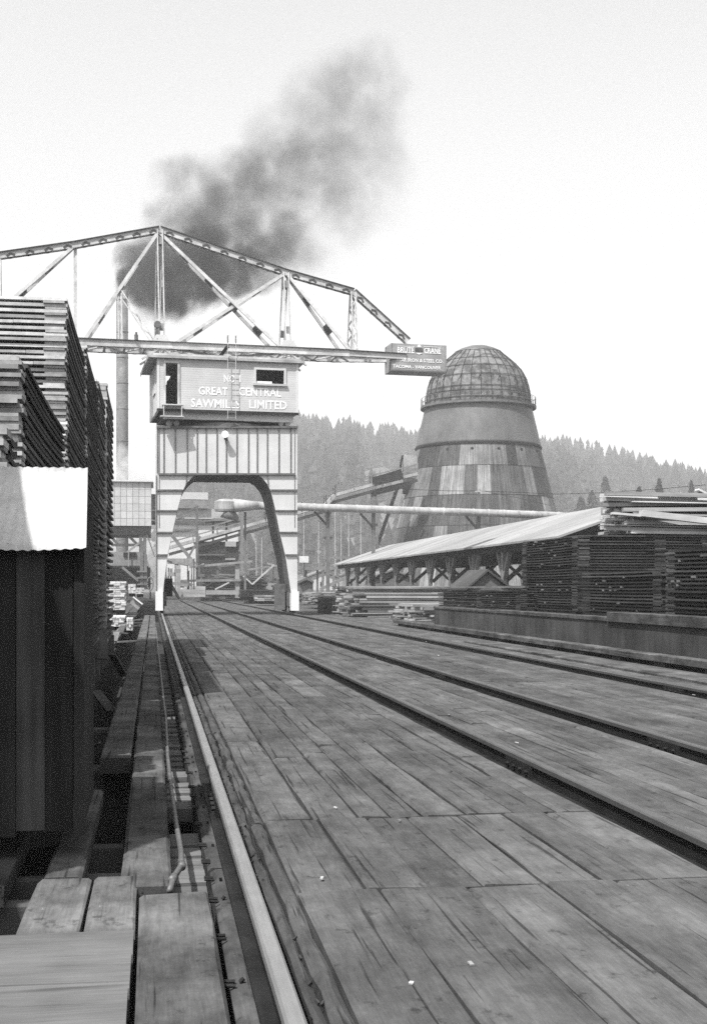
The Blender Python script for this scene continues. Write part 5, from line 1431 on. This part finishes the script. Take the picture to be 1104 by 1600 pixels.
for (lb, u, v0, v1, Y, wd) in (('thin open pine showing above the rough board heap, the taller one', 1029, 815, 750, 250, .17), ('thin open pine near the frame edge above the rough board heap', 1079, 815, 752, 270, .12), ('small dark pine peeping over the rough board heap', 998, 815, 761, 240, .2), ('bushy conifer at the hill foot between burner and board heap', 924, 830, 768, 300, .26), ('broad dark conifer low beside the burner edge', 907, 830, 778, 290, .3), ('tall faint conifer on the slope beyond the board heap', 945, 830, 746, 340, .2)):
    b0 = P(u, v0, Y); h_ = (v0 - v1) * ppm(b0); b0.z = P(u, v0, Y).z
    gz = 0
    r = thing('pine_tree', lb, 'tree', (b0.x, b0.y, -.3), 'pines at the foot of the hill')
    mb = MB(); mb.tube([(b0.x, b0.y, -.3), (b0.x, b0.y, b0.z + h_ * .97)], [.35, .06], 6)
    for k in range(10):
        a = rg.uniform(0, 6.28); z = b0.z + h_ * (.25 + .07 * k); L = h_ * wd * (1 - k / 11); mb.tube([(b0.x, b0.y, z), (b0.x + math.cos(a) * L, b0.y + math.sin(a) * L, z + L * .15)], [.07, .03], 4)
    mb.build('trunk', M['bark'], r)
    mb = MB(); sprays(mb, b0, h_, rg, 420, wd); mb.build('crown', M['needle'], r, fix=False)
g_ = random.Random(4)
for k, (u, vt, vb) in enumerate(((545, 802, 868), (564, 800, 845), (533, 812, 850), (524, 795, 840), (401, 845, 900), (409, 840, 905), (497, 815, 850), (474, 800, 848))):
    q = P(u, vb + 30, 250); mb = MB(); mb.tube([(q.x, q.y, -.4), P(u + g_.uniform(-1, 1), vt, 250)], [.14, .06], 6, 1.2)
    tag(mb.build('bare_trunk', M['snag'], at=(q.x, q.y, -.4)), 'thin bleached dead trunk standing before the hill behind conveyor and pipe', 'dead tree', 'bleached dead trunks before the hill')

# ------------------------------------------------------------------ smoke and haze
def smoke(name, label, puffs, Y, color, dens, nscale, amp, seed, absorb=(0, 0, 0)):
    rg = random.Random(seed)
    bm = bmesh.new(); sph = []
    for (u, v, rp, dn) in puffs:
        c0 = P(u, v, Y + rg.uniform(-2.5, 2.5)); r_ = rp * ppm(c0); r_ *= 1.14; sph.append((c0, r_, dn))
        bmesh.ops.create_icosphere(bm, subdivisions=2, radius=r_ * 1.25, matrix=Matrix.Translation(c0))
    me = bpy.data.meshes.new(name); bm.to_mesh(me); bm.free()
    o = bpy.data.objects.new(name, me); C.objects.link(o)
    md = o.modifiers.new('merge', 'REMESH'); md.mode = 'VOXEL'; md.voxel_size = .9
    m = bpy.data.materials.new(name + '_volume'); m.use_nodes = True; t = m.node_tree
    for n_ in list(t.nodes): t.nodes.remove(n_)
    out = N(t, 'ShaderNodeOutputMaterial'); pv = N(t, 'ShaderNodeVolumePrincipled')
    tc = N(t, 'ShaderNodeTexCoord'); 
    nz = N(t, 'ShaderNodeTexNoise'); nz.inputs['Scale'].default_value = nscale; nz.inputs['Detail'].default_value = 4; nz.inputs['Roughness'].default_value = .6
    t.links.new(tc.outputs['Object'], nz.inputs['Vector'])
    vs = N(t, 'ShaderNodeVectorMath', operation='MULTIPLY_ADD'); t.links.new(nz.outputs['Color'], vs.inputs[0]); vs.inputs[1].default_value = (amp,) * 3; 
    va = N(t, 'ShaderNodeVectorMath', operation='ADD'); t.links.new(tc.outputs['Object'], va.inputs[0]); va.inputs[1].default_value = (-amp / 2,) * 3
    t.links.new(va.outputs[0], vs.inputs[2])
    nz2 = N(t, 'ShaderNodeTexNoise'); nz2.inputs['Scale'].default_value = nscale * 4.5; nz2.inputs['Detail'].default_value = 3
    t.links.new(tc.outputs['Object'], nz2.inputs['Vector'])
    vt = N(t, 'ShaderNodeVectorMath', operation='MULTIPLY_ADD'); t.links.new(nz2.outputs['Color'], vt.inputs[0]); vt.inputs[1].default_value = (amp * .45,) * 3; t.links.new(vs.outputs[0], vt.inputs[2])
    vu = N(t, 'ShaderNodeVectorMath', operation='ADD'); t.links.new(vt.outputs[0], vu.inputs[0]); vu.inputs[1].default_value = (-amp * .225,) * 3; vs = vu
    acc = None
    for (c0, r_, dn) in sph:
        ds = N(t, 'ShaderNodeVectorMath', operation='DISTANCE'); t.links.new(vs.outputs[0], ds.inputs[0]); ds.inputs[1].default_value = c0
        mr = N(t, 'ShaderNodeMapRange', interpolation_type='SMOOTHSTEP'); t.links.new(ds.outputs['Value'], mr.inputs[0])
        mr.inputs[1].default_value = r_ * 1.15; mr.inputs[2].default_value = r_ * (.38 if dn > .9 else .2); mr.inputs[3].default_value = 0; mr.inputs[4].default_value = dn
        acc = mr.outputs[0] if acc is None else math_n(t, 'MAXIMUM', acc, mr.outputs[0])
    n2 = noise(t, tc.outputs['Object'], nscale * 2.2, 5, .65)
    acc = math_n(t, 'MULTIPLY', acc, mrange(t, n2, .33, .67, .05, 2.0))
    t.links.new(math_n(t, 'MULTIPLY', acc, dens), pv.inputs['Density'])
    pv.inputs['Color'].default_value = (color,) * 3 + (1,)
    pv.inputs['Anisotropy'].default_value = 0.1
    t.links.new(pv.outputs[0], out.inputs['Volume'])
    me.materials.append(m); struct(o, 'stuff', label)
    m.cycles.volume_step_rate = 1.0
    return o
puffs = [(194, 448, 14, 2.60), (206, 438, 24, 2.40), (232, 446, 34, 2.40), (262, 456, 34, 2.20), (290, 446, 38, 2.20), (322, 442, 34, 1.80), (352, 432, 36, 1.50), (382, 410, 38, 1.20), (216, 408, 32, 1.00), (250, 400, 40, 1.40), (296, 396, 46, 1.50), (340, 384, 48, 0.90), (386, 380, 40, 0.72), (240, 484, 24, 0.36), (280, 482, 22, 0.29),
         (286, 345, 50, 0.37), (335, 335, 50, 0.49), (384, 350, 44, 0.36), (250, 335, 30, 0.16), (236, 322, 20, 0.24), (266, 290, 36, 0.19), (305, 276, 38, 0.19), (340, 286, 42, 0.24), (380, 300, 48, 0.24), (330, 252, 22, 0.15), (395, 252, 40, 0.17), (425, 216, 50, 0.15), (438, 268, 54, 0.17), (468, 186, 52, 0.14), (505, 152, 54, 0.14), (545, 122, 52, 0.13), (580, 98, 41, 0.11), (602, 140, 47, 0.12), (560, 175, 63, 0.13), (606, 195, 43, 0.12), (500, 215, 66, 0.14), (470, 300, 70, 0.19), (540, 250, 66, 0.14), (430, 352, 48, 0.05), (500, 360, 56, 0.05), (550, 335, 59, 0.08), (604, 262, 52, 0.10), (440, 412, 40, 0.08), (486, 420, 43, 0.04), (600, 330, 45, 0.03), (430, 385, 40, .5), (452, 350, 50, .32), (470, 400, 40, .22), (415, 425, 34, .6), (410, 280, 50, .4), (372, 255, 34, .35), (445, 310, 50, .34), (188, 440, 10, 3.0), (200, 432, 14, 2.6), (222, 456, 24, 1.6), (500, 250, 56, .26), (530, 300, 50, .2), (455, 240, 40, .35)]
smoke('smoke_plume', 'black smoke from the stack drifting up and thinning over the crane boom', puffs, YK, .10, .56, .10, 7.0, 5)
steam = [(185, 745, 22, 1), (205, 728, 22, 1), (190, 712, 17, .8), (222, 715, 20, .7), (236, 740, 18, .8), (212, 745, 24, 1)]
smoke('steam_cloud', 'white steam drifting round the foot of the smoke stack', steam, YK - 6, .98, .30, .25, 2.5, 6)

HAZE = 0.00056
mb = MB(); mb.box(GX0 - 6, GX1 + 6, GY0 - 6, GY1 + 6, -3.2, 145)
hz = mb.build('haze', M['ground']); struct(hz, 'stuff', 'thin pale summer haze over the mill and hills')
m = bpy.data.materials.new('haze_volume'); m.use_nodes = True; t = m.node_tree
for n_ in list(t.nodes): t.nodes.remove(n_)
out = N(t, 'ShaderNodeOutputMaterial'); pv = N(t, 'ShaderNodeVolumePrincipled')
pv.inputs['Color'].default_value = (.96, .96, .96, 1); pv.inputs['Density'].default_value = HAZE; pv.inputs['Anisotropy'].default_value = 0.0
t.links.new(pv.outputs[0], out.inputs['Volume']); hz.data.materials[0] = m
